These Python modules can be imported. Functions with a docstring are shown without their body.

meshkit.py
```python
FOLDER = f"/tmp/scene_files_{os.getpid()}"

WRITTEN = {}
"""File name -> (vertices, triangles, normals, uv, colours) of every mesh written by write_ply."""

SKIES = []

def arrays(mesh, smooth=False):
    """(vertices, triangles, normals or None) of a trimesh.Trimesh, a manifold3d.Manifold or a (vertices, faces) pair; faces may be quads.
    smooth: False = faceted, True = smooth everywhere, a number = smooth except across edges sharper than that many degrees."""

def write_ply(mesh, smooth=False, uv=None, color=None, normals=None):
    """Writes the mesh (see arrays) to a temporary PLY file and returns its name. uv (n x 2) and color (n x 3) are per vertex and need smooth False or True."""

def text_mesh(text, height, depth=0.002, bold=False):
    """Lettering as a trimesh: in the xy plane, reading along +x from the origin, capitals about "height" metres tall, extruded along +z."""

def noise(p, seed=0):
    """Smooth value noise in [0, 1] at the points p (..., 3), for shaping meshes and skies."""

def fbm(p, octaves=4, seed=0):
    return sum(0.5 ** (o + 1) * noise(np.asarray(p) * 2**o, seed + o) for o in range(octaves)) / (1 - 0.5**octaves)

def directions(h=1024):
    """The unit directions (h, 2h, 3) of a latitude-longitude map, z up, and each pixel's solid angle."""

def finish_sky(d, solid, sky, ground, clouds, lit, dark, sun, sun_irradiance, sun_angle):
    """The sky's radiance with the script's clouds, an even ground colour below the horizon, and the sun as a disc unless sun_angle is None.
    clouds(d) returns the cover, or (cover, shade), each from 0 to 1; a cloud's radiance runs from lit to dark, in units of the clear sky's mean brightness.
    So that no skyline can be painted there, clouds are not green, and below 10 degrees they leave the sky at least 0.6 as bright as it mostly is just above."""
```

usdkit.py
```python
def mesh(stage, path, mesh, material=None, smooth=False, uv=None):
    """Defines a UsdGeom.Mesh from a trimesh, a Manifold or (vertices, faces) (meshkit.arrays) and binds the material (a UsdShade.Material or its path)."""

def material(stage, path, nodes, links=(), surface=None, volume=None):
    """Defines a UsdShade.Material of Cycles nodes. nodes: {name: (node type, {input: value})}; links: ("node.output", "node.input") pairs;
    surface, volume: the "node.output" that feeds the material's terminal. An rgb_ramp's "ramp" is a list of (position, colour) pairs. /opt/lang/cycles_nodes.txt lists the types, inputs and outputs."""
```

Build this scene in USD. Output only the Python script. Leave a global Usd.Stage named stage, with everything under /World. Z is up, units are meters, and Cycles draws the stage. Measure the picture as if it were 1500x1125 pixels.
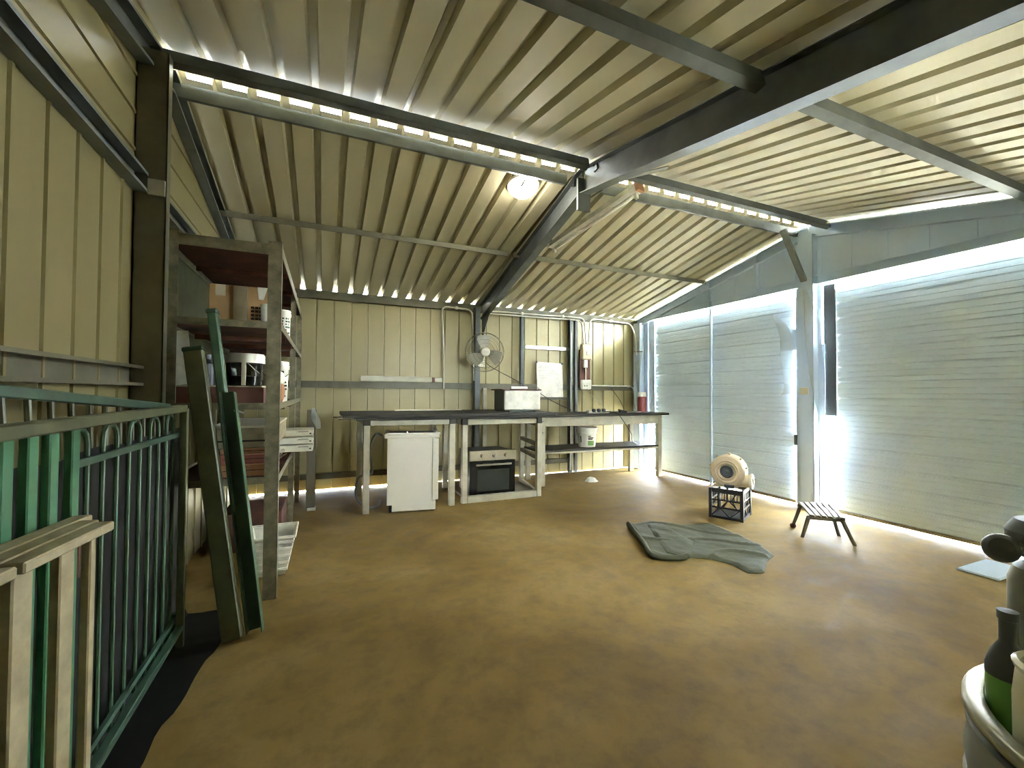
import math, random
import numpy as np, trimesh, usdkit, meshkit
import manifold3d as m3
from pxr import Usd, UsdGeom, UsdLux, UsdShade, Gf, Sdf

random.seed(7)
RNG = np.random.default_rng(11)
PI = math.pi
stage = Usd.Stage.CreateInMemory()
UsdGeom.SetStageUpAxis(stage, 'Z')
UsdGeom.SetStageMetersPerUnit(stage, 1.0)
WORLD = UsdGeom.Xform.Define(stage, '/World')
stage.SetDefaultPrim(WORLD.GetPrim())
UsdGeom.Scope.Define(stage, '/World/Looks')

# ------------------------------------------------------------------ camera, sky, sun, exposure
EXPOSURE = 6.2
SKY, SUN = 0.85, 52.0
YAW, PITCH, ROLL, EYE = 0.4077, 0.0208, 0.0062, 1.25
cam = UsdGeom.Camera.Define(stage, '/World/camera')
fw = np.array([math.sin(YAW) * math.cos(PITCH), math.cos(YAW) * math.cos(PITCH), math.sin(PITCH)])
rt = np.array([math.cos(YAW), -math.sin(YAW), 0.0])
up = np.cross(rt, fw)
rr = rt * math.cos(ROLL) + up * math.sin(ROLL)
uu = -rt * math.sin(ROLL) + up * math.cos(ROLL)
cam.AddTransformOp().Set(Gf.Matrix4d(*rr, 0, *uu, 0, *(-fw), 0, 0, 0, EYE, 1))
cam.CreateHorizontalApertureAttr(36.0)
cam.CreateVerticalApertureAttr(27.0)
cam.CreateFocalLengthAttr(36.0 * 635.63 / 1500)
cam.CreateClippingRangeAttr(Gf.Vec2f(0.02, 500))
cam.CreateExposureAttr(EXPOSURE)
sky = UsdLux.DomeLight.Define(stage, '/World/sky')
sky.CreateIntensityAttr(SKY)
sky.CreateColorAttr(Gf.Vec3f(0.82, 0.92, 1.0))
sun = UsdLux.DistantLight.Define(stage, '/World/sun')
sun.CreateIntensityAttr(SUN)
sun.CreateAngleAttr(0.6)
sun.CreateColorAttr(Gf.Vec3f(1.0, 0.90, 0.68))
SUN_FROM = np.array([0.14, 0.68, 0.72])       # high, from behind the back wall
zc = SUN_FROM / np.linalg.norm(SUN_FROM)
xc = np.cross([0, 1, 0], zc); xc /= np.linalg.norm(xc)
yc = np.cross(zc, xc)
sun.AddTransformOp().Set(Gf.Matrix4d(*xc, 0, *yc, 0, *zc, 0, 0, 0, 8, 1))

# ------------------------------------------------------------------ dimensions of the shed
XL, XR, YF, YB = -0.90, 4.92, -0.15, 6.03
YR, ZR, ZE = 3.08, 3.15, 2.52
SL = (ZR - ZE) / (YB - YR)
def zroof(y):
    return ZR - SL * np.abs(np.asarray(y, float) - YR)

# ------------------------------------------------------------------ helpers
USED, FRAME = {}, {}
PRE = None            # a turn given to the world-space geometry of a thing that stands askew
def numbered(parent, name):
    k = (parent, name)
    n = USED.get(k, 0)
    USED[k] = n + 1
    return name if n == 0 else f'{name}_{n:03d}'
def path_of(p):
    return '/World' if p is None else str(p.GetPath())
def set_data(p, **kw):
    for k, v in kw.items():
        if v:
            p.SetCustomDataByKey(k, v)
def thing(name, label=None, cat=None, loc=(0, 0, 0), rz=0.0, group=None, kind=None, parent=None):
    """An Xform at the thing's base; parts built under it are given in world coordinates."""
    pp = path_of(parent)
    x = UsdGeom.Xform.Define(stage, pp + '/' + numbered(pp, name))
    base = FRAME.get(pp, np.eye(4))
    m = np.eye(4)
    m[:3, 3] = loc
    m[0, 0] = m[1, 1] = math.cos(rz); m[1, 0] = math.sin(rz); m[0, 1] = -math.sin(rz)
    rel = np.linalg.inv(base) @ m
    x.AddTransformOp().Set(Gf.Matrix4d(*rel.T.ravel().tolist()))
    FRAME[str(x.GetPath())] = m
    set_data(x.GetPrim(), label=label, category=cat, group=group, kind=kind)
    return x.GetPrim()
def arr(mesh):
    if isinstance(mesh, (list, tuple)) and len(mesh) and not isinstance(mesh[0], np.ndarray):
        mesh = trimesh.util.concatenate([arr(m) for m in mesh])
    if hasattr(mesh, 'to_mesh'):
        q = mesh.to_mesh()
        mesh = trimesh.Trimesh(q.vert_properties[:, :3], q.tri_verts, process=False)
    if isinstance(mesh, tuple):
        v, f, _ = meshkit.arrays(mesh)
        mesh = trimesh.Trimesh(v, f, process=False)
    return mesh
def obj(name, mesh, mat, parent=None, label=None, cat=None, group=None, kind=None, smooth=False):
    """One Mesh prim from world-space geometry, as a part of parent or as a thing of its own."""
    mesh = arr(mesh).copy()
    if PRE is not None:
        mesh.apply_transform(PRE)
    pp = path_of(parent)
    where = pp + '/' + numbered(pp, name)
    if parent is None:
        b = mesh.bounds
        c = np.array([(b[0][0] + b[1][0]) / 2, (b[0][1] + b[1][1]) / 2, b[0][2]])
        m = np.eye(4); m[:3, 3] = c
    else:
        m = FRAME.get(pp, np.eye(4))
    mesh.apply_transform(np.linalg.inv(m))
    g = usdkit.mesh(stage, where, mesh, MAT[mat], smooth=smooth)
    if parent is None:
        g.AddTranslateOp().Set(Gf.Vec3d(*m[:3, 3].tolist()))
    FRAME[where] = m
    set_data(g.GetPrim(), label=label, category=cat, group=group, kind=kind)
    return g.GetPrim()
def each(name, meshes, mat, parent, **kw):
    for m in (meshes if isinstance(meshes, list) else [meshes]):
        obj(name, m, mat, parent, **kw)
def hull(pts):
    return arr(m3.Manifold.hull_points(np.asarray(pts, float)))
def box(x0, x1, y0, y1, z0, z1, r=0.0):
    if r <= 0:
        b = trimesh.creation.box([x1 - x0, y1 - y0, z1 - z0])
        b.apply_translation([(x0 + x1) / 2, (y0 + y1) / 2, (z0 + z1) / 2])
        return b
    r = min(r, (x1 - x0) * .45, (y1 - y0) * .45, (z1 - z0) * .45)
    p = []
    for sx in (0, 1):
        for sy in (0, 1):
            for sz in (0, 1):
                c = [x1 if sx else x0, y1 if sy else y0, z1 if sz else z0]
                d = [-r if sx else r, -r if sy else r, -r if sz else r]
                for k in range(3):
                    q = list(c)
                    for j in range(3):
                        if j != k:
                            q[j] += d[j]
                    p.append(q)
    return hull(p)
def bar(p0, p1, w, h, up=(0, 0, 1), r=0.0):
    """A rectangular bar from p0 to p1, w wide, h along up."""
    p0, p1 = np.asarray(p0, float), np.asarray(p1, float)
    d = p1 - p0; L = np.linalg.norm(d); d /= L
    u = np.asarray(up, float); u = u - d * (u @ d); u /= np.linalg.norm(u)
    s = np.cross(d, u)
    b = box(-w / 2, w / 2, 0, L, -h / 2, h / 2, r)
    m = np.eye(4); m[:3, 0] = s; m[:3, 1] = d; m[:3, 2] = u; m[:3, 3] = p0
    b.apply_transform(m)
    return b
def tube(pts, r, n=8, caps=True):
    pts = np.asarray(pts, float)
    t = np.gradient(pts, axis=0); t /= np.linalg.norm(t, axis=1)[:, None]
    a = np.array([0, 0, 1.0]) if abs(t[0][2]) < .9 else np.array([1.0, 0, 0])
    u = np.cross(t[0], a); u /= np.linalg.norm(u)
    ring, k = [], np.arange(n) * 2 * PI / n
    rad = np.broadcast_to(r, len(pts))
    for p, d, q in zip(pts, t, rad):
        u = u - d * (u @ d); u /= np.linalg.norm(u)
        w = np.cross(d, u)
        ring.append(p + q * (np.cos(k)[:, None] * u + np.sin(k)[:, None] * w))
    v = np.vstack(ring); f = []
    for i in range(len(pts) - 1):
        for j in range(n):
            b = (j + 1) % n
            f += [[i * n + j, i * n + b, (i + 1) * n + b], [i * n + j, (i + 1) * n + b, (i + 1) * n + j]]
    if caps:
        v = np.vstack([v, pts[0], pts[-1]]); c0, c1 = len(v) - 2, len(v) - 1; e = (len(pts) - 1) * n
        for j in range(n):
            b = (j + 1) % n
            f += [[c0, b, j], [c1, e + j, e + b]]
    return trimesh.Trimesh(v, f, process=False)
def curve(ctrl, n=8):
    """Catmull-Rom through the points."""
    c = np.asarray(ctrl, float)
    c = np.vstack([2 * c[0] - c[1], c, 2 * c[-1] - c[-2]])
    out = []
    for i in range(1, len(c) - 2):
        for t in np.linspace(0, 1, n, endpoint=False):
            a, b, d, e = c[i - 1:i + 3]
            out.append(.5 * (2 * b + (d - a) * t + (2 * a - 5 * b + 4 * d - e) * t * t + (3 * b - a - 3 * d + e) * t ** 3))
    out.append(c[-2])
    return np.array(out)
def bent(ctrl, rad=0.05, n=5):
    """A path with rounded corners, as conduit is bent."""
    c = [np.asarray(p, float) for p in ctrl]
    out = [c[0]]
    for i in range(1, len(c) - 1):
        a, b = c[i - 1] - c[i], c[i + 1] - c[i]
        q = min(rad, np.linalg.norm(a) * .45, np.linalg.norm(b) * .45)
        p0, p1 = c[i] + a / np.linalg.norm(a) * q, c[i] + b / np.linalg.norm(b) * q
        for t in np.linspace(0, 1, n):
            out.append((1 - t) ** 2 * p0 + 2 * t * (1 - t) * c[i] + t * t * p1)
    out.append(c[-1])
    return np.array(out)
def cyl(p0, p1, r0, r1=None, n=16):
    return tube([p0, p1], [r0, r0 if r1 is None else r1], n)
def lathe(prof, c=(0, 0, 0), n=28, axis=(0, 0, 1)):
    prof = np.asarray(prof, float)
    k = np.arange(n) * 2 * PI / n
    v = np.stack([np.outer(prof[:, 0], np.cos(k)), np.outer(prof[:, 0], np.sin(k)), np.repeat(prof[:, 1:2], n, 1)], -1).reshape(-1, 3)
    f = []
    for i in range(len(prof) - 1):
        for j in range(n):
            b = (j + 1) % n
            f += [[i * n + j, i * n + b, (i + 1) * n + b], [i * n + j, (i + 1) * n + b, (i + 1) * n + j]]
    m = trimesh.Trimesh(v, f, process=False)
    a = np.asarray(axis, float); a /= np.linalg.norm(a)
    m.apply_transform(trimesh.geometry.align_vectors([0, 0, 1], a))
    m.apply_translation(c)
    return m
def extrude(poly, h, frame):
    """A polygon (list of (u, v)) extruded by h; frame(u, v, w) gives world points."""
    from shapely.geometry import Polygon
    e = trimesh.creation.extrude_polygon(Polygon(poly), h, engine='earcut')
    e.vertices = np.array([frame(*p) for p in e.vertices])
    if e.volume < 0:
        e.invert()
    return e
def ribbed(prof, t, put, l0, l1):
    """A folded sheet: profile (u, w) with thickness t in w, from l0(u, w) to l1(u, w); put(u, l, w) -> world."""
    n = len(prof); v = []
    for (u, w) in prof:
        for ww in (w, w + t):
            v += [put(u, l0(u, ww), ww), put(u, l1(u, ww), ww)]
    f = []
    for i in range(n - 1):
        a, b = 4 * i, 4 * (i + 1)
        f += [[a, b, b + 1], [a, b + 1, a + 1], [a + 2, b + 3, b + 2], [a + 2, a + 3, b + 3],
              [a, a + 2, b + 2], [a, b + 2, b], [a + 1, b + 1, b + 3], [a + 1, b + 3, a + 3]]
    e = 4 * (n - 1)
    f += [[0, 1, 3], [0, 3, 2], [e, e + 3, e + 1], [e, e + 2, e + 3]]
    return trimesh.Trimesh(np.array(v, float), f, process=False)
def csec(p0, p1, h, b, up=(0, 0, 1), flip=1, t=0.003, lip=0.015):
    """A lipped C-section: web h tall along up, flanges b long to one side."""
    p0, p1 = np.asarray(p0, float), np.asarray(p1, float)
    d = p1 - p0; L = np.linalg.norm(d); d /= L
    u = np.asarray(up, float); u = u - d * (u @ d); u /= np.linalg.norm(u)
    s = np.cross(d, u) * flip
    poly = [(0, -h / 2), (b, -h / 2), (b, -h / 2 + lip), (b - t, -h / 2 + lip), (b - t, -h / 2 + t), (t, -h / 2 + t),
            (t, h / 2 - t), (b - t, h / 2 - t), (b - t, h / 2 - lip), (b, h / 2 - lip), (b, h / 2), (0, h / 2)]
    return extrude(poly, L, lambda a, c, w: p0 + s * a + u * c + d * w)

# ------------------------------------------------------------------ materials
MAT = {}
def mat(name, col, rough=.5, metal=0.0, var=.15, scale=3.0, stretch=(1, 1, 1), bump=0.0, bscale=40, col2=None, spec=.5, extra=None):
    """A principled surface whose colour wanders between two tones, in object-free world space."""
    c = np.asarray(col, float)
    a = c * (1 - var) if col2 is None else np.asarray(col2, float)
    b = np.minimum(c * (1 + var), .95)
    nodes = {'geo': ('geometry', {}), 'map': ('mapping', {'scale': stretch}), 'n': ('noise_texture', {'scale': scale, 'detail': 5.0, 'roughness': .6}),
             'r': ('rgb_ramp', {'ramp': [(0.3, a), (0.7, b)]}),
             'p': ('principled_bsdf', {'roughness': rough, 'metallic': metal, 'specular_ior_level': spec, **(extra or {})})}
    links = [('geo.position', 'map.vector'), ('map.vector', 'n.vector'), ('n.fac', 'r.fac'), ('r.color', 'p.base_color')]
    if bump:
        nodes['bn'] = ('noise_texture', {'scale': bscale, 'detail': 3.0})
        nodes['b'] = ('bump', {'strength': bump, 'distance': .01})
        links += [('geo.position', 'bn.vector'), ('bn.fac', 'b.height'), ('b.normal', 'p.normal')]
    MAT[name] = usdkit.material(stage, '/World/Looks/' + name, nodes, links, surface='p.BSDF')
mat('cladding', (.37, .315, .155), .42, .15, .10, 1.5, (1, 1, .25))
mat('shaded_cladding', (.19, .155, .060), .42, .15, .12, 1.5, (1, 1, .25))  # same cladding as the back wall, left-wall shade darkened into its colour
mat('roofing', (.49, .44, .28), .55, .1, .08, 1.2, (1, .3, 1))
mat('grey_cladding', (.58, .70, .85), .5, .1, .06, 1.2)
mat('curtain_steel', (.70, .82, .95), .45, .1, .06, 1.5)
mat('dark_steel', (.115, .125, .115), .5, .2, .25, 5.0)
mat('girt_steel', (.12, .11, .07), .45, .4, .2, 6.0)
mat('galv', (.22, .195, .12), .42, .35, .35, 16.0, bump=.1)
mat('galv_bright', (.55, .55, .5), .3, .7, .15, 8.0)
mat('frame_cream', (.40, .37, .27), .5, .1, .18, 7.0)
mat('bench_dark', (.030, .026, .018), .6, 0, .4, 5.0, (.6, 4, 1))
mat('white_enamel', (.80, .765, .66), .3, 0, .03, 2.0)
mat('cream_paint', (.62, .58, .43), .5, 0, .12, 6.0)
mat('cream_plastic', (.70, .66, .52), .4, 0, .05, 6.0)
mat('white_plastic', (.80, .78, .68), .35, 0, .05, 6.0)
mat('white_dirty', (.72, .69, .58), .5, 0, .18, 12.0)
mat('fan_blade', (.36, .34, .26), .35, 0, .05, 5.0)
mat('black_glass', (.012, .012, .011), .08, 0, .1, 3.0)
mat('oven_glass', (.03, .034, .028), .12, 0, .2, 3.0)
mat('black_plastic', (.018, .019, .02), .4, 0, .2, 10.0)
mat('shade_black', (.008, .008, .007), .6, 0, .2, 10.0, spec=.2)  # near-black of the added sheet that stands in for shade
mat('steel_trim', (.55, .5, .38), .28, .8, .08, 20.0, (1, 1, 12))
mat('rim_steel', (.30, .29, .22), .35, .6, .15, 20.0)
mat('chrome', (.75, .74, .7), .15, 1.0, .05, 5.0)
mat('green_paint', (.028, .060, .036), .4, 0, .3, 9.0)
mat('green_paint_light', (.055, .115, .065), .4, 0, .3, 9.0)
mat('green_slat', (.045, .16, .075), .4, 0, .25, 9.0)
mat('olive_paint', (.075, .080, .035), .4, 0, .3, 9.0)
mat('fence_cream', (.31, .26, .15), .55, 0, .25, 14.0)
mat('cardboard', (.46, .27, .11), .8, 0, .12, 6.0)
mat('tape', (.62, .53, .36), .35, 0, .08, 8.0)
mat('ink', (.04, .03, .022), .8, 0, .1, 5.0)
mat('faint_ink', (.33, .31, .24), .8, 0, .1, 5.0)
mat('rust_board', (.10, .035, .018), .75, 0, .4, 4.0, col2=(.035, .015, .01))
mat('brown_board', (.14, .055, .04), .7, 0, .3, 5.0)
mat('red_plastic', (.28, .06, .055), .4, 0, .15, 8.0)
mat('orange_card', (.42, .20, .09), .75, 0, .2, 6.0)
mat('pink_card', (.36, .13, .10), .75, 0, .15, 6.0)
mat('yellow_box', (.62, .48, .24), .4, 0, .1, 8.0)
mat('tarp', (.072, .076, .040), .8, 0, .22, 5.0, bump=.25, bscale=60)
mat('blower_cream', (.66, .52, .34), .45, 0, .06, 6.0)
mat('old_wood', (.15, .125, .08), .7, 0, .3, 6.0, (1, 1, .2))
mat('grey_wood', (.15, .14, .10), .65, 0, .3, 8.0)
mat('label_green', (.20, .38, .09), .5, 0, .3, 20.0)
mat('bottle_green', (.20, .50, .11), .3, 0, .2, 6.0)
mat('grey_plastic', (.20, .215, .20), .45, 0, .1, 5.0)
mat('grey_dark', (.07, .08, .085), .5, 0, .15, 6.0)
mat('ground', (.56, .50, .38), .9, 0, .2, .7)
mat('paper', (.85, .83, .76), .8, 0, .03, 8.0)
MAT['floor'] = usdkit.material(stage, '/World/Looks/floor_concrete', {
    'geo': ('geometry', {}),
    'n1': ('noise_texture', {'scale': 0.9, 'detail': 6.0, 'roughness': .62, 'distortion': .4}),
    'n2': ('noise_texture', {'scale': 7.0, 'detail': 5.0, 'roughness': .7}),
    'n3': ('noise_texture', {'scale': 90.0, 'detail': 2.0}),
    'r1': ('rgb_ramp', {'ramp': [(.30, (.16, .098, .022)), (.52, (.24, .158, .046)), (.72, (.34, .245, .092))]}),
    'r2': ('rgb_ramp', {'ramp': [(.30, (.62, .60, .56)), (.55, (1, 1, 1)), (.75, (1.0, 1.0, .98))]}),
    'mx': ('mix_color', {'blend_type': 'multiply', 'fac': .8}),
    'rr': ('rgb_ramp', {'ramp': [(.35, (.62, .62, .62)), (.7, (.92, .92, .92))]}),
    'b': ('bump', {'strength': .35, 'distance': .006}), 'bs': ('math', {'math_type': 'multiply_add', 'value2': .25}),
    'p': ('principled_bsdf', {'roughness': .5, 'specular_ior_level': .22})},
    [('geo.position', 'n1.vector'), ('geo.position', 'n2.vector'), ('geo.position', 'n3.vector'), ('n1.fac', 'r1.fac'), ('n2.fac', 'r2.fac'),
     ('r1.color', 'mx.a'), ('r2.color', 'mx.b'), ('mx.result', 'p.base_color'), ('n2.fac', 'rr.fac'), ('rr.color', 'p.roughness'),
     ('n3.fac', 'bs.value1'), ('n2.fac', 'bs.value3'), ('bs.value', 'b.height'), ('b.normal', 'p.normal')], surface='p.BSDF')
MAT['film'] = usdkit.material(stage, '/World/Looks/clear_film', {
    't': ('transparent_bsdf', {'color': (.95, .97, .98)}), 'p': ('principled_bsdf', {'base_color': (.55, .60, .62), 'roughness': .2}),
    'm': ('mix_closure', {'fac': .45})}, [('t.BSDF', 'm.closure1'), ('p.BSDF', 'm.closure2')], surface='m.closure')
MAT['clear_plastic'] = usdkit.material(stage, '/World/Looks/clear_plastic', {
    't': ('transparent_bsdf', {'color': (.30, .32, .30)}), 'g': ('glossy_bsdf', {'color': (.9, .9, .9), 'roughness': .08}), 'fr': ('fresnel', {'IOR': 1.45}),
    'm': ('mix_closure', {})}, [('fr.fac', 'm.fac'), ('t.BSDF', 'm.closure1'), ('g.BSDF', 'm.closure2')], surface='m.closure')
MAT['pane'] = usdkit.material(stage, '/World/Looks/window_glass', {
    't': ('transparent_bsdf', {'color': (.93, .95, .94)}), 'g': ('glossy_bsdf', {'color': (1, 1, 1), 'roughness': .02}), 'fr': ('fresnel', {'IOR': 1.45}),
    'm': ('mix_closure', {})}, [('fr.fac', 'm.fac'), ('t.BSDF', 'm.closure1'), ('g.BSDF', 'm.closure2')], surface='m.closure')
MAT['lamp_glow'] = usdkit.material(stage, '/World/Looks/lamp_glow', {'p': ('principled_bsdf', {'base_color': (.9, .9, .86), 'roughness': .3,
    'emission_color': (1.0, .97, .88), 'emission_strength': 1.1})}, surface='p.BSDF')

# ------------------------------------------------------------------ the shed: ground, slab, walls
obj('ground', box(-30, 40, -30, 36, -.30, -.13), 'ground', kind='structure', label='sunlit bare ground outside the shed')
obj('floor', box(XL - .02, XR + .03, YF - .05, YB - .012, -.14, 0), 'floor', kind='structure', label='stained brown concrete slab floor')

# back wall: flat pans with a narrow fold between them
PITCH_W = 0.208
def wall_profile(w):
    return [(0, 0), (w - .016, 0), (w - .012, .014), (w - .003, .014), (w, 0)]
wb = thing('wall_back', 'back wall of vertical flat-pan steel cladding', None, (2, YB, 0), kind='structure')
x = 0.109 - 5 * PITCH_W
while x < XR + .02:
    zlo = .016 if x < 1.25 else .003
    obj('wall_panel', ribbed(wall_profile(PITCH_W), .0015, lambda u, l, w, x=x: (x + u, YB + w, l), lambda u, w: zlo, lambda u, w: zroof(YB + .03) + .004), 'cladding', wb)
    x += PITCH_W
obj('eave_plate', csec((XL, 5.955, 2.475), (XR, 5.955, 2.475), .10, .06, flip=-1), 'girt_steel', wb)
obj('girt', csec((XL, 5.972, 1.345), (XR, 5.972, 1.345), .085, .052, flip=-1), 'girt_steel', wb)
obj('girt', csec((XL, 5.972, .19), (3.62, 5.972, .19), .07, .052, flip=-1), 'girt_steel', wb)
obj('column', csec((2.03, 5.90, 0), (2.03, 5.90, 2.47), .10, .075, up=(0, 1, 0), flip=1), 'dark_steel', wb)
obj('column', box(2.108, 2.165, 5.93, 5.972, .0, 1.32), 'frame_cream', wb, label='pale packer beside the dark column')
obj('stud', csec((2.755, 5.96, 0), (2.755, 5.96, 2.43), .06, .05, up=(0, 1, 0), flip=1), 'dark_steel', wb)
obj('stud', csec((3.60, 5.955, 0), (3.60, 5.955, 2.43), .07, .05, up=(0, 1, 0), flip=1), 'dark_steel', wb)
obj('stud', box(3.655, 3.70, 5.93, 5.985, 0, 2.43), 'dark_steel', wb)
obj('cross_rail', csec((2.81, 5.985, 1.955), (3.60, 5.985, 1.955), .05, .045, flip=-1), 'galv_bright', wb, label='bright galvanised cross rail')
obj('cross_rail', box(2.82, 3.60, 5.955, 5.99, 1.15, 1.19), 'girt_steel', wb)

# left gable wall: vertical pans below, level sheets above the upper girt
wl = thing('wall_left', 'left gable wall of steel cladding', None, (XL, 3, 0), kind='structure')
def rib_profile(w):
    return [(0, 0), (w - .024, 0), (w - .019, -.009), (w - .005, -.009), (w, 0)]
y = 1.825 - 10 * .2
while y < YB:
    y1 = min(y + .2, YB + .01)
    ztop = lambda u, w, y=y: float(min(2.30, zroof(min(y + u, YB)) - .01))
    obj('wall_panel', ribbed(rib_profile(y1 - y), -.0015, lambda u, l, w, y=y: (XL - w, y + u, l), lambda u, w: -.02, ztop), 'shaded_cladding', wl)
    y += .2
z = 2.29
while z < 3.1:
    z1 = min(z + .19, ZR - .02)
    yend = lambda u, w, z=z: float(min(YB, YR + (ZR - .012 - z - u) / SL))
    ysta = lambda u, w, z=z: float(max(YF, YR - (ZR - .012 - z - u) / SL))
    obj('gable_sheet', ribbed(rib_profile(z1 - z), -.0015, lambda u, l, w, z=z: (XL - w, l, z + u), ysta, yend), 'shaded_cladding', wl)
    z += .19
obj('girt', csec((XL + .004, YF, 2.305), (XL + .004, YB, 2.305), .10, .06, flip=1), 'dark_steel', wl)
obj('girt', csec((XL + .004, YF, 1.325), (XL + .004, YB, 1.325), .10, .06, flip=1), 'girt_steel', wl)
obj('column', [box(XL + .005, -.762, 2.74, 2.746, 0, 3.0), box(XL + .005, XL + .011, 2.74, 2.90, 0, 3.0), box(-.768, -.762, 2.74, 2.80, 0, 3.0)], 'girt_steel', wl)
obj('cleat', box(XL + .065, -.765, 2.725, 2.74, 2.245, 2.325), 'frame_cream', wl, label='pale steel cleat at the girt end')
for s in (-1, 1):
    ya, yb = (YF, YR) if s < 0 else (YR, YB - .08)
    obj('gable_rafter', csec((XL + .01, ya, float(zroof(ya)) - .085), (XL + .01, yb, float(zroof(yb)) - .085), .15, .065, flip=1), 'dark_steel', wl)

# right gable wall with two roller doors
wr = thing('wall_right', 'right gable wall of grey flat cladding around two roller doors', None, (XR, 3, 0), kind='structure')
DZ, HZ = 2.385, 2.45                       # curtain top, header underside
D1 = (3.245, 5.70); D2 = (.50, 2.965)     # openings
def flat_panel(y0, y1, z0, gap):
    def prof(w):
        return [(0, 0), (w - .008, 0), (w - .006, .004), (w - .002, .004), (w, 0)]
    return ribbed(prof(y1 - y0), .0015, lambda u, l, w: (XR + w, y0 + u, l), lambda u, w: z0, lambda u, w: float(zroof(y0 + u)) - gap(y0 + u))
gapf = lambda yy: .028 if yy > 4.55 else (.016 if 1.6 < yy < 2.35 else .006)
edges = [YF, .5] + list(np.arange(.81, 2.8, .31)) + [2.965, 3.245] + list(np.arange(3.65, 5.6, .405)) + [5.70, YB + .01]
for a, b in zip(edges[:-1], edges[1:]):
    inside = (D1[0] - .001 < a and b < D1[1] + .001) or (D2[0] - .001 < a and b < D2[1] + .001)
    obj('gable_panel', flat_panel(a, b, HZ if inside else .004, gapf), 'grey_cladding', wr)
obj('header', csec((XR - .004, D2[0] - .1, HZ + .05), (XR - .004, 5.75, HZ + .05), .10, .05, flip=-1), 'grey_cladding', wr)
obj('column', [box(XR - .09, XR - .084, 3.00, 3.16, 0, 3.0), box(XR - .09, XR - .006, 3.00, 3.006, 0, 3.0), box(XR - .09, XR - .006, 3.154, 3.16, 0, 3.0)], 'grey_cladding', wr)
obj('corner_column', [box(XR - .10, XR - .094, 5.80, 5.95, 0, 2.44), box(XR - .10, XR - .006, 5.80, 5.806, 0, 2.44)], 'grey_cladding', wr)
obj('gable_stud', box(XR - .05, XR - .004, 4.41, 4.45, HZ, 2.82), 'grey_cladding', wr)
obj('gable_stud', box(XR - .05, XR - .004, 3.70, 3.73, HZ, 2.98), 'grey_cladding', wr)
obj('knee_brace', bar((4.50, 3.10, 3.02), (XR - .09, 3.09, 2.50), .06, .03, up=(1, 0, 1)), 'grey_plastic', wr)
for s in (-1, 1):
    ya, yb = (YF, YR) if s < 0 else (YR, YB - .08)
    obj('gable_rafter', csec((XR - .012, ya, float(zroof(ya)) - .10), (XR - .012, yb, float(zroof(yb)) - .10), .12, .05, flip=-1), 'grey_cladding', wr)
XD = 4.944
def curtain(d, y0, y1):
    zs, k = .035, 0
    while zs < DZ - .02:
        z1 = min(zs + .167, DZ)
        h = z1 - zs
        prof = [(0, .012), (.012, .012), (.022, 0), (h * .34, 0), (h * .37, .005), (h * .40, 0), (h * .66, 0), (h * .69, .005), (h * .72, 0), (h - .004, 0), (h, .012)]
        obj('curtain_slat', ribbed(prof, .0015, lambda u, l, w, zs=zs: (XD + w, l, zs + u), lambda u, w: y0, lambda u, w: y1), 'curtain_steel', d)
        zs += .167
    obj('bottom_rail', box(XD - .012, XD + .02, y0, y1, .022, .05, .004), 'galv', d)
d1 = thing('door_1', 'left roller door, ribbed grey curtain', None, (XD, 4.47, 0), kind='structure')
curtain(d1, 3.261, 5.58)
obj('wind_post', box(XR - .012, XR + .020, 4.415, 4.45, .0, HZ + .05, .004), 'grey_cladding', d1)
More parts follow.
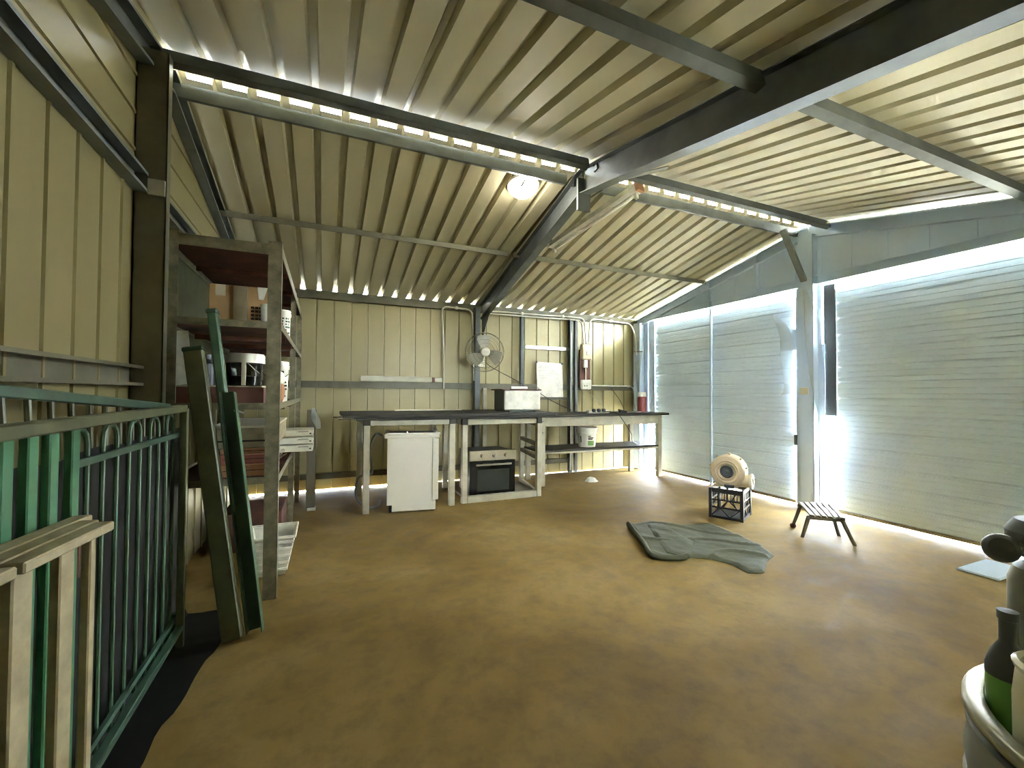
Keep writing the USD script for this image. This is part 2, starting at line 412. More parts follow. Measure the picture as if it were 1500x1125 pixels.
obj('guide', box(XR + .004, XR + .018, 5.56, 5.705, .80, HZ), 'grey_cladding', d1)
obj('guide', box(XR + .004, XR + .010, 3.258, 3.263, .90, HZ), 'grey_cladding', d1)
obj('lock_plate', box(XR + .002, XR + .022, 3.20, 3.32, 1.76, 2.0), 'grey_cladding', d1)
obj('latch', [box(XR - .01, XR + .03, 3.235, 3.275, .68, .80, .01)], 'dark_steel', d1)
d2 = thing('door_2', 'right roller door, ribbed grey curtain', None, (XD, 1.7, 0), kind='structure')
curtain(d2, .46, 2.848)
obj('guide', box(XR + .003, XR + .018, 2.832, 2.945, 1.03, HZ - .02), 'grey_dark', d2)
obj('guide', box(XR - .006, XR - .002, 2.938, 2.972, 1.03, 1.80), 'grey_cladding', d2)
obj('guide', box(XR + .0, XR + .02, .44, .54, .0, HZ), 'grey_cladding', d2)

# front wall behind the camera
wf = thing('wall_front', 'front wall of steel cladding behind the camera', None, (2, YF, 0), kind='structure')
WX0, WX1, WZ0, WZ1 = XL + 14 * .208, XL + 17 * .208, 1.45, 1.95
x = XL
while x < XR:
    x1 = min(x + .208, XR)
    top = lambda u, w: float(zroof(YF)) - .002
    spans = [(lambda u, w: -.02, lambda u, w: WZ0), (lambda u, w: WZ1, top)] if WX0 - .01 < x < WX1 - .01 else [(lambda u, w: -.02, top)]
    for lo, hi in spans:
        obj('wall_panel', ribbed(wall_profile(x1 - x), -.0015, lambda u, l, w, x=x: (x + u, YF - w, l), lo, hi), 'cladding', wf)
    x += .208
w1 = thing('window_1', 'small fixed window in the front wall', None, ((WX0 + WX1) / 2, YF, WZ0), kind='structure')
each('frame', [box(WX0, WX1, YF - .03, YF + .01, WZ0, WZ0 + .025), box(WX0, WX1, YF - .03, YF + .01, WZ1 - .025, WZ1), box(WX0, WX0 + .025, YF - .03, YF + .01, WZ0 + .025, WZ1 - .025), box(WX1 - .025, WX1, YF - .03, YF + .01, WZ0 + .025, WZ1 - .025)], 'cream_paint', w1)
obj('pane', box(WX0 + .025, WX1 - .025, YF - .012, YF - .008, WZ0 + .025, WZ1 - .025), 'pane', w1)

# ------------------------------------------------------------------ the roof
ce = thing('ceiling', 'pitched corrugated steel roof seen from below', None, (2, YR, ZE), kind='structure')
RP = .185
def roof_profile(n):
    p = []
    for k in range(n):
        b = k * RP
        p += [(b, 0), (b + .009, .048), (b + .049, .048), (b + .058, 0)]
    return p + [(n * RP - .002, 0), (n * RP + .0075, .0505), (n * RP + .03, .0505)]
xs = .078 - 6 * RP
k = 0
while xs < 5.0:
    n = 4
    for s in (-1, 1):
        ya, yb = (YF - .12, 3.03) if s < 0 else (3.15, YB + .035)
        dz = 0.0
        obj('roof_sheet', ribbed(roof_profile(n), .0012, lambda u, l, w, xs=xs, dz=dz: (xs + u, l, float(zroof(l)) + w + dz), lambda u, w: ya, lambda u, w: yb), 'roofing', ce)
    xs += n * RP; k += 1
cap = [(-.17, .052), (-.15, .054), (0, .058), (.11, .056), (.125, .055)]
obj('ridge_cap', ribbed([(u, w - SL * abs(u)) for u, w in cap], .0015, lambda u, l, w: (l, YR + .01 + u, ZR + w), lambda u, w: -1.02, lambda u, w: 5.05), 'galv', ce)
def purlin(y, h=.10, b=.06, flip=1, mt='dark_steel'):
    z = float(zroof(y)) - .004 - h / 2
    sg = 1 if y < YR else -1
    for xa, xb in ((XL + .02, 1.88), (1.95, XR - .02)):
        obj('purlin', csec((xa, y, z), (xb, y, z), h, b, up=(0, -SL * -sg, 1), flip=flip), mt, ce)
purlin(2.855, .07, .05, -1)
purlin(3.195, .08, .04, -1)
purlin(4.49, .05, .032, -1, 'girt_steel')
purlin(1.38, .08, .055, -1)
purlin(.10, .10, .06, -1)
def rafter_x(y):
    return 1.80 + .04 * y
for ya, yb in ((YF + .02, YR), (YR, 5.93)):
    a, b = (rafter_x(ya) + .05, ya, float(zroof(ya)) - .125), (rafter_x(yb) + .05, yb, float(zroof(yb)) - .125)
    obj('rafter', [bar(a, b, .006, .20), bar((a[0], a[1], a[2] - .1), (b[0], b[1], b[2] - .1), .09, .006), bar((a[0], a[1], a[2] + .1), (b[0], b[1], b[2] + .1), .09, .006)], 'dark_steel', ce)
obj('ridge_plate', box(rafter_x(YR) - .01, rafter_x(YR) + .11, YR - .012, YR + .012, 2.78, 3.05), 'dark_steel', ce)
obj('knee_gusset', extrude([(5.55, 2.41), (5.90, 2.34), (5.90, 2.02)], .008, lambda u, v, w: (2.07 + w, u, v)), 'dark_steel', ce)
obj('ridge_strap', bar((2.08, 2.80, 2.93), (2.44, 2.60, 3.02), .05, .006, up=(0, 0, 1)), 'girt_steel', ce)

# ------------------------------------------------------------------ workbenches along the back wall
ba = thing('workbench', 'cream steel workbench frame standing over the white dishwasher', 'workbench', (.85, 5.15, 0))
for (px, py) in ((.405, 4.715), (1.31, 4.715), (.40, 5.60), (1.31, 5.60)):
    obj('leg', box(px - .032, px + .032, py - .03, py + .03, 0, .955, .004), 'frame_cream', ba)
for py in (4.715, 5.60):
    obj('rail', box(.44, 1.275, py - .025, py + .025, .90, .956, .004), 'frame_cream', ba)
for px in (.405, 1.31):
    obj('rail', box(px - .025, px + .025, 4.75, 5.57, .90, .956, .004), 'frame_cream', ba)
for px in (.405, 1.31):
    obj('corner_block', box(px - .034, px + .034, 4.682, 4.75, .905, .957), 'bench_dark', ba, label='dark block at the top of the leg')
bb = thing('workbench', 'cream steel workbench frame standing around the built-in oven', 'workbench', (1.95, 5.15, 0))
for (px, py, z0) in ((1.465, 4.745, .0), (2.405, 4.745, .0), (1.465, 5.60, 0), (2.57, 5.60, 0)):
    obj('leg', box(px - .03, px + .03, py - .03, py + .03, z0, .955, .004), 'frame_cream', bb)
obj('rail', box(1.50, 2.37, 4.72, 4.77, .885, .945, .004), 'frame_cream', bb)
obj('rail', box(1.50, 2.54, 5.575, 5.625, .885, .945, .004), 'frame_cream', bb)
obj('sill', box(1.50, 2.37, 4.715, 4.775, .0, .075, .004), 'frame_cream', bb)
obj('rail', bar((1.465, 4.78, .915), (1.465, 5.57, .915), .05, .055), 'frame_cream', bb)
for z in (.03, .46, .62, .87):
    obj('side_rail', bar((2.415, 4.78, z), (2.56, 5.57, z), .04, .045), 'old_wood' if z > .1 else 'frame_cream', bb)
obj('oven_shelf', box(1.50, 2.43, 4.78, 5.57, .02, .045), 'old_wood', bb)
for px in (1.465, 2.405):
    obj('corner_block', box(px - .032, px + .032, 4.712, 4.78, .885, .957), 'bench_dark', bb, label='dark block at the top of the leg')
wt = thing('worktop', 'long dark timber worktop laid across the two left workbenches', 'worktop', (1.4, 5.15, .957))
obj('board', box(.30, 2.66, 4.66, 5.66, .957, .985, .003), 'bench_dark', wt)
obj('board', box(.17, 2.60, 4.635, 5.68, .987, 1.018, .003), 'bench_dark', wt)
each('splinter', [bar((.10, 4.70, .995), (.20, 4.80, 1.0), .05, .012), bar((.14, 4.66, .975), (.33, 4.70, .970), .06, .012)], 'old_wood', wt)
bc = thing('workbench', 'cream workbench with a lower shelf in the right back corner', 'workbench', (3.7, 5.45, 0))
for (px, py) in ((2.695, 5.21), (4.70, 5.21), (2.72, 5.70), (4.56, 5.70)):
    obj('leg', box(px - .035, px + .035, py - .03, py + .03, 0, .93, .004), 'frame_cream', bc)
obj('apron', box(2.73, 4.665, 5.185, 5.225, .80, .925, .004), 'frame_cream', bc)
obj('apron', box(2.755, 4.525, 5.685, 5.715, .82, .925, .004), 'frame_cream', bc)
obj('end_rail', bar((4.70, 5.24, .86), (4.57, 5.68, .86), .03, .09), 'frame_cream', bc)
for py in (5.27, 5.45, 5.63):
    obj('shelf_board', box(2.66, 4.68, py - .088, py + .088, .452, .482, .003), 'bench_dark', bc, label='dark board of the lower shelf')
obj('shelf_rail', box(2.73, 4.665, 5.185, 5.21, .425, .480, .003), 'frame_cream', bc)
obj('end_rail', bar((4.70, 5.24, .44), (4.57, 5.68, .44), .03, .05), 'frame_cream', bc)
obj('top_board', box(2.66, 4.83, 5.13, 5.80, .930, .965, .004), 'bench_dark', bc, label='dark top board')
each('bolt', [cyl((2.69, 5.176, z), (2.69, 5.184, z), .008, n=8) for z in (.87, .72)], 'dark_steel', bc)

# white strip, box, power boards and tools on the benches
obj('metal_strip', box(.80, 1.66, 5.50, 5.56, 1.018, 1.034, .004), 'cream_paint', None, 'long cream strip lying on the worktop above the dishwasher', 'strip')
bx = thing('bench_appliance', 'box-shaped white-fronted appliance standing on the dark worktop', 'appliance', (2.3, 5.2, 1.018))
obj('base', box(2.05, 2.40, 4.82, 5.30, 1.018, 1.034), 'black_plastic', bx)
obj('body', box(2.06, 2.54, 5.00, 5.36, 1.034, 1.285, .006), 'grey_dark', bx)
obj('front_panel', box(2.05, 2.55, 4.975, 5.0, 1.034, 1.282, .012), 'white_dirty', bx)
obj('lid', box(2.02, 2.56, 4.965, 5.38, 1.285, 1.30, .004), 'brown_board', bx)
pb = thing('power_board', 'white power board lying on top of the white-fronted appliance', 'power board', (2.25, 5.05, 1.30))
obj('case', box(2.15, 2.38, 5.00, 5.06, 1.30, 1.335, .008), 'white_plastic', pb)
each('switch', [box(2.19 + k * .05, 2.205 + k * .05, 5.02, 5.04, 1.335, 1.341) for k in range(4)], 'grey_plastic', pb)
pb = thing('power_board', 'cream power board with black plugs on the right back workbench', 'power board', (3.72, 5.25, .965))
obj('case', box(3.44, 3.80, 5.22, 5.29, .965, 1.005, .008), 'white_plastic', pb)
for k in range(3):
    obj('plug', box(3.50 + k * .085, 3.55 + k * .085, 5.195, 5.24, .985, 1.035, .01), 'black_plastic', pb)
each('socket', [box(3.46 + k * .08, 3.475 + k * .08, 5.235, 5.26, 1.005, 1.009) for k in range(4)], 'grey_plastic', pb)
tl = thing('hand_tool', 'flat tool with dark grip and pale blade on the right workbench', 'tool', (4.3, 5.4, .965))
obj('grip', hull([(4.10, 5.36, .967), (4.10, 5.40, .967), (4.08, 5.36, 1.015), (4.08, 5.40, 1.015), (4.22, 5.36, .985), (4.22, 5.40, .985), (4.22, 5.36, .967), (4.22, 5.40, .967)]), 'black_plastic', tl)
obj('blade', box(4.22, 4.50, 5.355, 5.405, .966, .976, .002), 'galv_bright', tl)
fl = thing('flask', 'red flask with white cap on the right end of the bench', 'flask', (4.62, 5.50, .965))
obj('body', lathe([(0, .965), (.068, .965), (.072, .975), (.072, 1.19), (.062, 1.205), (0, 1.205)], (4.62, 5.50, 0)), 'red_plastic', fl, smooth=35)
obj('cap', lathe([(0, 1.205), (.060, 1.205), (.060, 1.265), (.052, 1.275), (0, 1.275)], (4.62, 5.50, 0)), 'white_plastic', fl, smooth=35)
bk = thing('bucket', 'white lidded plastic bucket on the lower bench shelf', 'bucket', (3.51, 5.37, .482))
c0 = (3.51, 5.37, 0)
obj('tub', lathe([(0, .484), (.118, .482), (.122, .49), (.142, .73), (.146, .735), (.146, .70)], c0, 32), 'white_plastic', bk, smooth=35)
obj('lid', lathe([(.13, .73), (.152, .728), (.154, .76), (.14, .765), (.13, .757), (0, .757)], c0, 32), 'white_plastic', bk, smooth=35)
obj('band', [lathe([(.139, .67), (.147, .672), (.147, .69), (.141, .692)], c0, 32)], 'white_plastic', bk)
def wrap(c, r0, r1, z0, z1, a0, a1, n=8, off=.0012):
    """A label bent round a tapered pail."""
    v, f = [], []
    for i in range(n + 1):
        a = a0 + (a1 - a0) * i / n
        for z, r in ((z0, r0), (z1, r1)):
            for o in (off, off + .0008):
                v.append((c[0] + (r + o) * math.cos(a), c[1] + (r + o) * math.sin(a), z))
    for i in range(n):
        k = 4 * i
        f += [[k + 1, k + 5, k + 7], [k + 1, k + 7, k + 3], [k, k + 2, k + 6], [k, k + 6, k + 4], [k + 2, k + 3, k + 7], [k + 2, k + 7, k + 6], [k, k + 4, k + 5], [k, k + 5, k + 1]]
    return trimesh.Trimesh(np.array(v), f, process=False)
A0 = math.atan2(-5.37, -3.51)
rb = lambda z: .122 + (z - .49) * .0833
obj('label_print', wrap(c0, rb(.51), rb(.575), .51, .575, A0 + .12, A0 + .85), 'label_green', bk, label='green picture on the label')
obj('label_print', wrap(c0, rb(.55), rb(.64), .55, .64, A0 - .75, A0 - .62), 'ink', bk, label='dark strip on the label')
obj('label_print', [wrap(c0, rb(z), rb(z + .012), z, z + .012, A0 + a, A0 + b) for z, a, b in ((.635, .12, .45), (.612, .15, .75), (.594, .15, .65))], 'ink', bk, label='illegible dark lettering')

# dishwasher with its hose
PRE = trimesh.transformations.rotation_matrix(math.radians(-9.5), [0, 0, 1], [.61, 4.635, 0])
dw = thing('dishwasher', 'white dishwasher seen from the side under the left workbench', 'dishwasher', (.86, 4.9, 0))
obj('cabinet', [extrude([(.655, .02), (1.10, .02), (1.10, .79), (.605, .79), (.605, .085), (.655, .085)], .56, lambda u, v, w: (u, 4.62 + w, v))], 'white_enamel', dw)
obj('rim', [box(.575, 1.135, 4.605, 4.63, .775, .805, .004), box(.575, .60, 4.61, 5.19, .78, .815), box(1.105, 1.13, 4.61, 5.19, .78, .83), box(.59, 1.145, 4.612, 4.64, .806, .828, .004)], 'white_enamel', dw)
obj('tub_top', box(.61, 1.10, 4.66, 5.17, .79, .80), 'black_plastic', dw)
obj('door', box(1.068, 1.125, 4.612, 4.618, .13, .765, .001), 'white_enamel', dw)
obj('door', box(1.102, 1.128, 4.625, 5.17, .12, .765, .005), 'white_enamel', dw, label='door on the right-hand face')
obj('seam', [box(1.062, 1.066, 4.616, 4.6202, .115, .775), box(1.062, 1.10, 4.616, 4.6202, .113, .117)], 'faint_ink', dw)
each('foot', [cyl((.64, 4.68, 0), (.64, 4.68, .09), .018), cyl((1.07, 4.68, 0), (1.07, 4.68, .03), .018), cyl((.64, 5.12, 0), (.64, 5.12, .09), .018), cyl((1.07, 5.12, 0), (1.07, 5.12, .03), .018)], 'black_plastic', dw)
obj('screw', lathe([(0, .832), (.012, .832), (.016, .80), (.016, .79)], (.80, 4.72, 0), 12), 'chrome', dw)
PRE = None
obj('drain_hose', tube(curve([(.59, 5.0, .77), (.52, 4.95, .79), (.47, 5.05, .62), (.50, 5.1, .35), (.36, 5.1, .30), (.33, 5.0, .12), (.42, 4.88, .03), (.54, 4.88, .02), (.585, 5.0, .05)], 8), .013, 8), 'grey_plastic', None, 'grey drain hose looping from the back of the dishwasher', 'hose', smooth=True)

# oven
ov = thing('oven', 'built-in black glass oven with cream control panel standing under the bench', 'oven', (1.86, 5.1, .045))
obj('body', box(1.60, 2.135, 4.89, 5.38, .046, .545), 'black_plastic', ov)
obj('control_panel', box(1.565, 2.155, 4.862, 4.892, .445, .565, .004), 'steel_trim', ov)
for k, kx in enumerate((1.72, 1.87, 2.02)):
    kn = obj('knob', lathe([(0, .034), (.015, .034), (.018, .028), (.021, 0), (.023, -.004)], (kx, 4.858, .505), 18, (0, -1, 0)), 'steel_trim', ov, smooth=35)
dr = obj('door', box(1.572, 2.148, 4.862, 4.890, .048, .440, .004), 'black_glass', ov)
obj('window', box(1.66, 2.07, 4.8595, 4.863, .085, .34, .001), 'oven_glass', dr)
obj('handle', [bar((1.64, 4.835, .40), (2.09, 4.835, .40), .018, .022, r=.004), box(1.66, 1.68, 4.838, 4.865, .392, .408), box(2.05, 2.07, 4.838, 4.865, .392, .408)], 'steel_trim', dr)

# ------------------------------------------------------------------ on the back wall
fa = thing('wall_fan', 'caged wall fan with cream hub on the dark column', 'fan', (2.03, 5.86, 1.80))
FC, fax = np.array([2.03, 5.66, 1.815]), np.array([-.22, -.96, -.05]); fax /= np.linalg.norm(fax)
fu = np.cross(fax, [0, 0, 1]); fu /= np.linalg.norm(fu); fv = np.cross(fu, fax)
def ringpts(r, off, n=40):
    a = np.linspace(0, 2 * PI, n + 1)
    return FC + fax * off + r * (np.cos(a)[:, None] * fu + np.sin(a)[:, None] * fv)
obj('cage', [tube(ringpts(r, o), .0022 if r < .26 else .005, 5, False) for r, o in ((.268, .03), (.262, .0), (.22, .075), (.17, .09), (.12, .098), (.22, -.03), (.15, -.045))]
    + [tube(np.array([FC + fax * o + r * (math.cos(a) * fu + math.sin(a) * fv) for r, o in ((.05, .1), (.12, .098), (.2, .08), (.262, .045), (.268, .03))]), .0012, 4, False) for a in np.arange(48) * 2 * PI / 48], 'galv', fa)
obj('hub', lathe([(0, .115), (.045, .113), (.060, .104), (.064, .092), (.0, .088)], FC, 26, fax), 'cream_plastic', fa, smooth=35)
obj('hub_lettering', [tube(curve([FC + fax * .1165 + fu * (k - 2.5) * .012 + fv * (.004 if k % 2 else -.005) for k in range(6)], 3), .0016, 4)], 'faint_ink', fa)
for k in range(3):
    a0 = 1.35 + k * 2 * PI / 3
    vv, ff = [], []
    for i in range(7):
        r = .05 + .185 * i / 6
        for j in range(9):
            a = a0 + (j / 8 - .5) * (1.15 if i else .8) * (1 - .25 * (i / 6) ** 3) + .15 * i / 6
            o = .05 - .045 * (j / 8 - .5)
            vv.append(FC + fax * o + r * (math.cos(a) * fu + math.sin(a) * fv))
    for i in range(6):
        for j in range(8):
            q = i * 9 + j; ff += [[q, q + 1, q + 10], [q, q + 10, q + 9]]
    vv = np.array(vv); n0 = len(vv)
    ff = np.array(ff)
    obj('blade', trimesh.Trimesh(np.vstack([vv, vv - fax * .003]), np.vstack([ff, ff[:, ::-1] + n0]), process=False), 'fan_blade', fa, smooth=40)
obj('motor', lathe([(0, -.12), (.05, -.118), (.062, -.09), (.062, .02), (.03, .06), (0, .07)], FC, 20, fax), 'cream_plastic', fa, smooth=35)
obj('bracket', [cyl(FC - fax * .08 + [0, 0, -.05], (2.05, 5.85, 1.70), .016), box(2.0, 2.10, 5.845, 5.862, 1.62, 1.80)], 'cream_plastic', fa)
wbd = thing('whiteboard', 'small white notice board with handwriting hung on the back wall', 'notice board', (3.2, 5.97, 1.16))
tl_ = lambda u, v, w: (2.975 + u * .455 + v * .03, 5.972 - w + .015 * 0, 1.735 - v * .575 - u * .015)
obj('board', extrude([(0, 0), (.06, .0), (.94, 0), (1, .04), (.99, .97), (.95, 1), (.03, 1), (0, .96)], .016, lambda u, v, w: tl_(u, v, w)), 'white_dirty', wbd)
for k, (v, ln) in enumerate(((.14, .5), (.23, .85), (.30, .92), (.36, .55), (.42, .35))):
    n = int(ln * 34)
    uu_ = np.linspace(.08, .08 + ln * .86, n)
    obj('handwriting', tube(np.array([tl_(u, v + .012 * math.sin(i * 1.9) * (1 + .5 * math.sin(i * .7)), .0165) for i, u in enumerate(uu_)]), .0014, 4), 'faint_ink', wbd)
each('clip', [box(2.97, 2.995, 5.945, 5.958, 1.715, 1.745), box(3.42, 3.445, 5.945, 5.958, 1.70, 1.73)], 'dark_steel', wbd)
# fluorescent batten lying on the girt, conduits, switch gear
bt = thing('fluorescent_batten', 'cream fluorescent batten lying on the back wall girt', 'light fitting', (.95, 5.94, 1.39))
obj('channel', box(.42, 1.36, 5.92, 5.98, 1.388, 1.465, .012), 'cream_paint', bt)
obj('end_cap', box(1.395, 1.50, 5.92, 5.98, 1.392, 1.455, .008), 'cream_paint', bt)
obj('joint', box(1.36, 1.395, 5.925, 5.975, 1.39, 1.458), 'brown_board', bt)
def conduit(pts, label, r=.0105, mt='cream_plastic', clips=()):
    t = thing('conduit', label, 'conduit', tuple(np.asarray(pts[0], float)))
    obj('pipe', tube(bent(pts, .09), r, 8), mt, t, smooth=True)
    for c in clips:
        obj('saddle', box(c[0] - .02, c[0] + .02, c[1] - .016, c[1] + .02, c[2] - .02, c[2] + .02, .004), mt, t)
conduit([(1.525, 5.938, 1.30), (1.525, 5.938, 1.8), (1.485, 5.935, 2.455), (1.93, 5.925, 2.44), (1.95, 5.89, 1.42)], 'cream conduit arching between the wall girt and the dark fan column', .013, clips=((1.70, 5.932, 2.45),))
conduit([(2.12, 5.88, 2.30), (2.16, 5.89, 2.435), (3.79, 5.885, 2.455), (3.83, 5.885, 2.037)], 'upper cream conduit along the wall top down to the isolator', .011, clips=((2.7, 5.885, 2.442), (3.4, 5.885, 2.45)))
conduit([(2.16, 5.885, 2.395), (3.74, 5.88, 2.41), (3.785, 5.88, 2.037)], 'lower cream conduit along the wall top down to the isolator', .011)
conduit([(3.875, 5.885, 2.037), (3.90, 5.885, 2.455), (4.70, 5.885, 2.43), (4.78, 5.86, 2.25), (4.80, 5.85, 1.9)], 'cream conduit from the isolator to the right back corner', .011, clips=((4.3, 5.885, 2.445),))
conduit([(3.927, 5.90, 1.375), (4.78, 5.90, 1.375), (4.80, 5.88, 1.0)], 'pale metal conduit from the wall socket bending down to the bench', .014, 'galv_bright', clips=((4.66, 5.90, 1.375),))
conduit([(3.56, 5.91, 2.2), (3.56, 5.91, .05)], 'thin pale pipe running down beside the dark stud', .010, 'galv_bright')
sw = thing('isolator_board', 'narrow brown board with cream isolator and socket on the back wall', 'switchboard', (3.83, 5.95, 1.32))
obj('backing_board', box(3.735, 3.93, 5.925, 5.955, 1.36, 1.95, .003), 'brown_board', sw)
iso = obj('isolator', box(3.735, 3.915, 5.84, 5.925, 1.79, 2.035, .012), 'yellow_box', sw)
obj('isolator_switch', box(3.80, 3.86, 5.825, 5.842, 1.86, 1.92, .006), 'white_plastic', iso)
obj('junction_box', box(3.78, 3.855, 5.87, 5.925, 1.66, 1.79, .008), 'cream_plastic', sw)
obj('riser', cyl((3.835, 5.905, 1.44), (3.835, 5.905, 1.66), .011), 'cream_plastic', sw)
so = obj('socket', box(3.745, 3.925, 5.87, 5.925, 1.315, 1.47, .012), 'white_plastic', sw)
each('outlet', [box(3.79, 3.80, 5.866, 5.872, 1.36, 1.385), box(3.83, 3.84, 5.866, 5.872, 1.36, 1.385)], 'black_plastic', so)
def wire(pts, label, r=.004, mt='black_plastic', name='cable'):
    obj(name, tube(curve(pts, 8), r, 6), mt, None, label, 'cable', smooth=True)
wire([(2.06, 5.70, 1.68), (2.12, 5.60, 1.60), (2.45, 5.42, 1.40), (2.52, 5.36, 1.32), (2.45, 5.2, 1.306)], 'thin dark cord from the fan down to the white-fronted appliance')
wire([(2.385, 5.03, 1.32), (2.58, 5.1, 1.318), (2.66, 5.2, 1.25), (2.95, 5.3, 1.12), (3.25, 5.28, 1.0), (3.44, 5.255, .985)], 'dark cord sagging from the appliance to the cream power board')
wire([(3.70, 5.2, 1.0), (3.83, 5.10, .975), (3.95, 5.09, .85), (4.12, 5.13, .66), (4.20, 5.22, .56), (4.35, 5.3, .486)], 'dark cord hanging from the cream power board in front of the bench', .005)
wire([(3.84, 5.87, 1.33), (3.90, 5.8, 1.2), (3.98, 5.6, 1.0), (3.9, 5.4, .968)], 'pale cord dropping from the wall socket to the bench', .004, 'cream_plastic')
wire([(4.30, 5.89, 1.36), (4.33, 5.8, 1.25), (4.38, 5.72, 1.12), (4.36, 5.6, .968)], 'thin dark cord hanging from the pale metal conduit', .0035)

# ------------------------------------------------------------------ lamps under the roof
lp = thing('bulkhead_lamp', 'round white bulkhead lamp glowing under the roof', 'lamp', (1.56, 3.40, 2.98))
LC = np.array([1.56, 3.40, 3.075]); lax = np.array([0, -SL, -1.0]); lax = -np.array([0, SL, 1.0]) / math.hypot(1, SL)
obj('base', lathe([(0, 0), (.135, 0), (.138, .03), (.125, .035)], LC, 30, lax), 'white_plastic', lp, smooth=35)
obj('diffuser', lathe([(.127, .032), (.122, .060), (.10, .085), (.06, .10), (0, .105)], LC, 30, lax), 'lamp_glow', lp, smooth=True)
obj('cord', tube(curve([(1.50, 3.33, 3.05), (1.50, 3.30, 3.0), (1.52, 3.27, 3.04)], 5), .008, 6), 'white_plastic', lp)
fb = thing('fluorescent_tube_light', 'unlit cream fluorescent tube light hung beside the rafter', 'light fitting', (2.31, 3.5, 2.9))
f0, f1 = np.array([2.19, 4.03, 2.815]), np.array([2.45, 2.97, 3.03])
fd = (f1 - f0) / np.linalg.norm(f1 - f0); fs = np.cross(fd, [0, 0, 1]); fs /= np.linalg.norm(fs); fn = np.cross(fs, fd)
obj('housing', bar(f0, f1, .085, .055, fn, .006), 'white_dirty', fb)
obj('reflector', [bar(f0 + fn * -.030, f1 + fn * -.030, .12, .006, fn)], 'white_dirty', fb)
obj('tube', cyl(f0 + fd * .05 - fn * .056, f1 - fd * .05 - fn * .056, .017, n=12), 'white_plastic', fb, smooth=35)
for p in (f0 + fd * .03, f1 - fd * .03):
    obj('lamp_holder', bar(p - fd * .012 - fn * .07, p + fd * .012 - fn * .07 + fd * .001, .03, .05, fn), 'white_plastic', fb)
obj('end_plate', bar(f1, f1 + fd * .03, .085, .10, fn), 'orange_card', fb, label='brownish end plate')
each('hanger', [bar(f1 + fd * .01 + fn * .02, f1 + fd * .01 + fn * .10, .03, .004, fs), bar(f0 + fn * .02, f0 + fn * .12, .03, .004, fs)], 'galv', fb)
conduit([(2.10, 5.86, 2.45), (2.10, 5.70, 2.50), (2.125, 4.6, 2.72), (2.16, 4.1, 2.825)], 'thin cream conduit following the rafter up to the tube light', .009)
conduit([(2.04, 4.3, 2.76), (2.06, 3.3, 2.93), (2.10, 2.98, 2.945)], 'dark cable run along the rafter below the ridge', .007, 'galv')

# ------------------------------------------------------------------ shelving along the left wall
SX0, SX1, SY0, SY1 = -.845, -.25, 2.99, 5.50
sh = thing('shelving_unit', 'tall galvanised shelving unit with rusty board shelves by the left wall', 'shelves', (-.55, 4.2, 0))
for yy in (SY0, 4.44, SY1):
    for sx in (0, 1):
        xo = SX0 if sx == 0 else SX1
        dx = .075 if sx == 0 else -.075
        fw_ = .075 if yy < 4 else .045
        dxx = dx / .075 * fw_
        obj('post', [box(min(xo, xo + dxx), max(xo, xo + dxx), yy, yy + .004, 0, 2.165), box(min(xo, xo + dx * .05), max(xo, xo + dx * .05), yy, yy + .045, 0, 2.165)], 'galv', sh)
for zt in (2.135, 1.66, 1.17, .725):
    b = obj('shelf', box(SX0 + .01, SX1 - .008, SY0 + .006, SY1 - .01, zt - .018, zt, .002), 'rust_board', sh)
    hh = .065 if zt > 2 else .04
    z0 = zt - hh + .012
    obj('lip', [box(SX0 + .075, SX1 - .075, SY0 + .0, SY0 + .004, z0, z0 + hh), box(SX1 - .004, SX1, SY0 + .05, SY1, z0, z0 + hh), box(SX0, SX0 + .004, SY0 + .05, SY1, z0, z0 + hh)], 'galv', b)
    each('cross_member', [box(SX0 + .02, SX1 - .02, yy, yy + .03, zt - .05, zt - .0185) for yy in (3.6, 4.2, 4.8)], 'rust_board', b)
obj('lining_panel', box(SX0 - .012, SX0 - .004, 3.05, 5.40, 1.55, 2.10), 'olive_paint', sh, label='olive panel behind the top bay')

cb = thing('cardboard_box', 'brown cardboard box with pale tape on the second shelf from top', 'box', (-.5, 3.5, 1.662))
obj('carton', box(-.69, -.325, 3.32, 3.66, 1.662, 1.945, .004), 'cardboard', cb)
obj('tape', [box(-.555, -.475, 3.317, 3.3195, 1.664, 1.943)], 'tape', cb)
obj('tape', [box(-.655, -.60, 3.317, 3.3195, 1.87, 1.943)], 'tape', cb)
for k, (zz, ln) in enumerate(((1.80, .05), (1.775, .10), (1.75, .085), (1.725, .10), (1.70, .07))):
    each('print', [box(-.455 + j * .024, -.455 + j * .024 + .018, 3.3172, 3.3195, zz, zz + .013) for j in range(int(ln / .024) + 1)], 'ink', cb)
obj('flap', hull([(-.42, 3.316, 1.945), (-.36, 3.316, 1.945), (-.38, 3.305, 1.86), (-.41, 3.305, 1.86), (-.42, 3.319, 1.945), (-.36, 3.319, 1.945)]), 'paper', cb, label='torn white flap')
jr = thing('paint_can', 'small cream lidded tub beside the cardboard box', 'tub', (-.355, 3.26, 1.662))
obj('tub', lathe([(0, 1.662), (.034, 1.662), (.038, 1.80), (.033, 1.805)], (-.355, 3.26, 0), 18), 'white_plastic', jr, smooth=35)
obj('lid', lathe([(.04, 1.80), (.04, 1.822), (0, 1.825)], (-.355, 3.26, 0), 18), 'cream_plastic', jr, smooth=35)
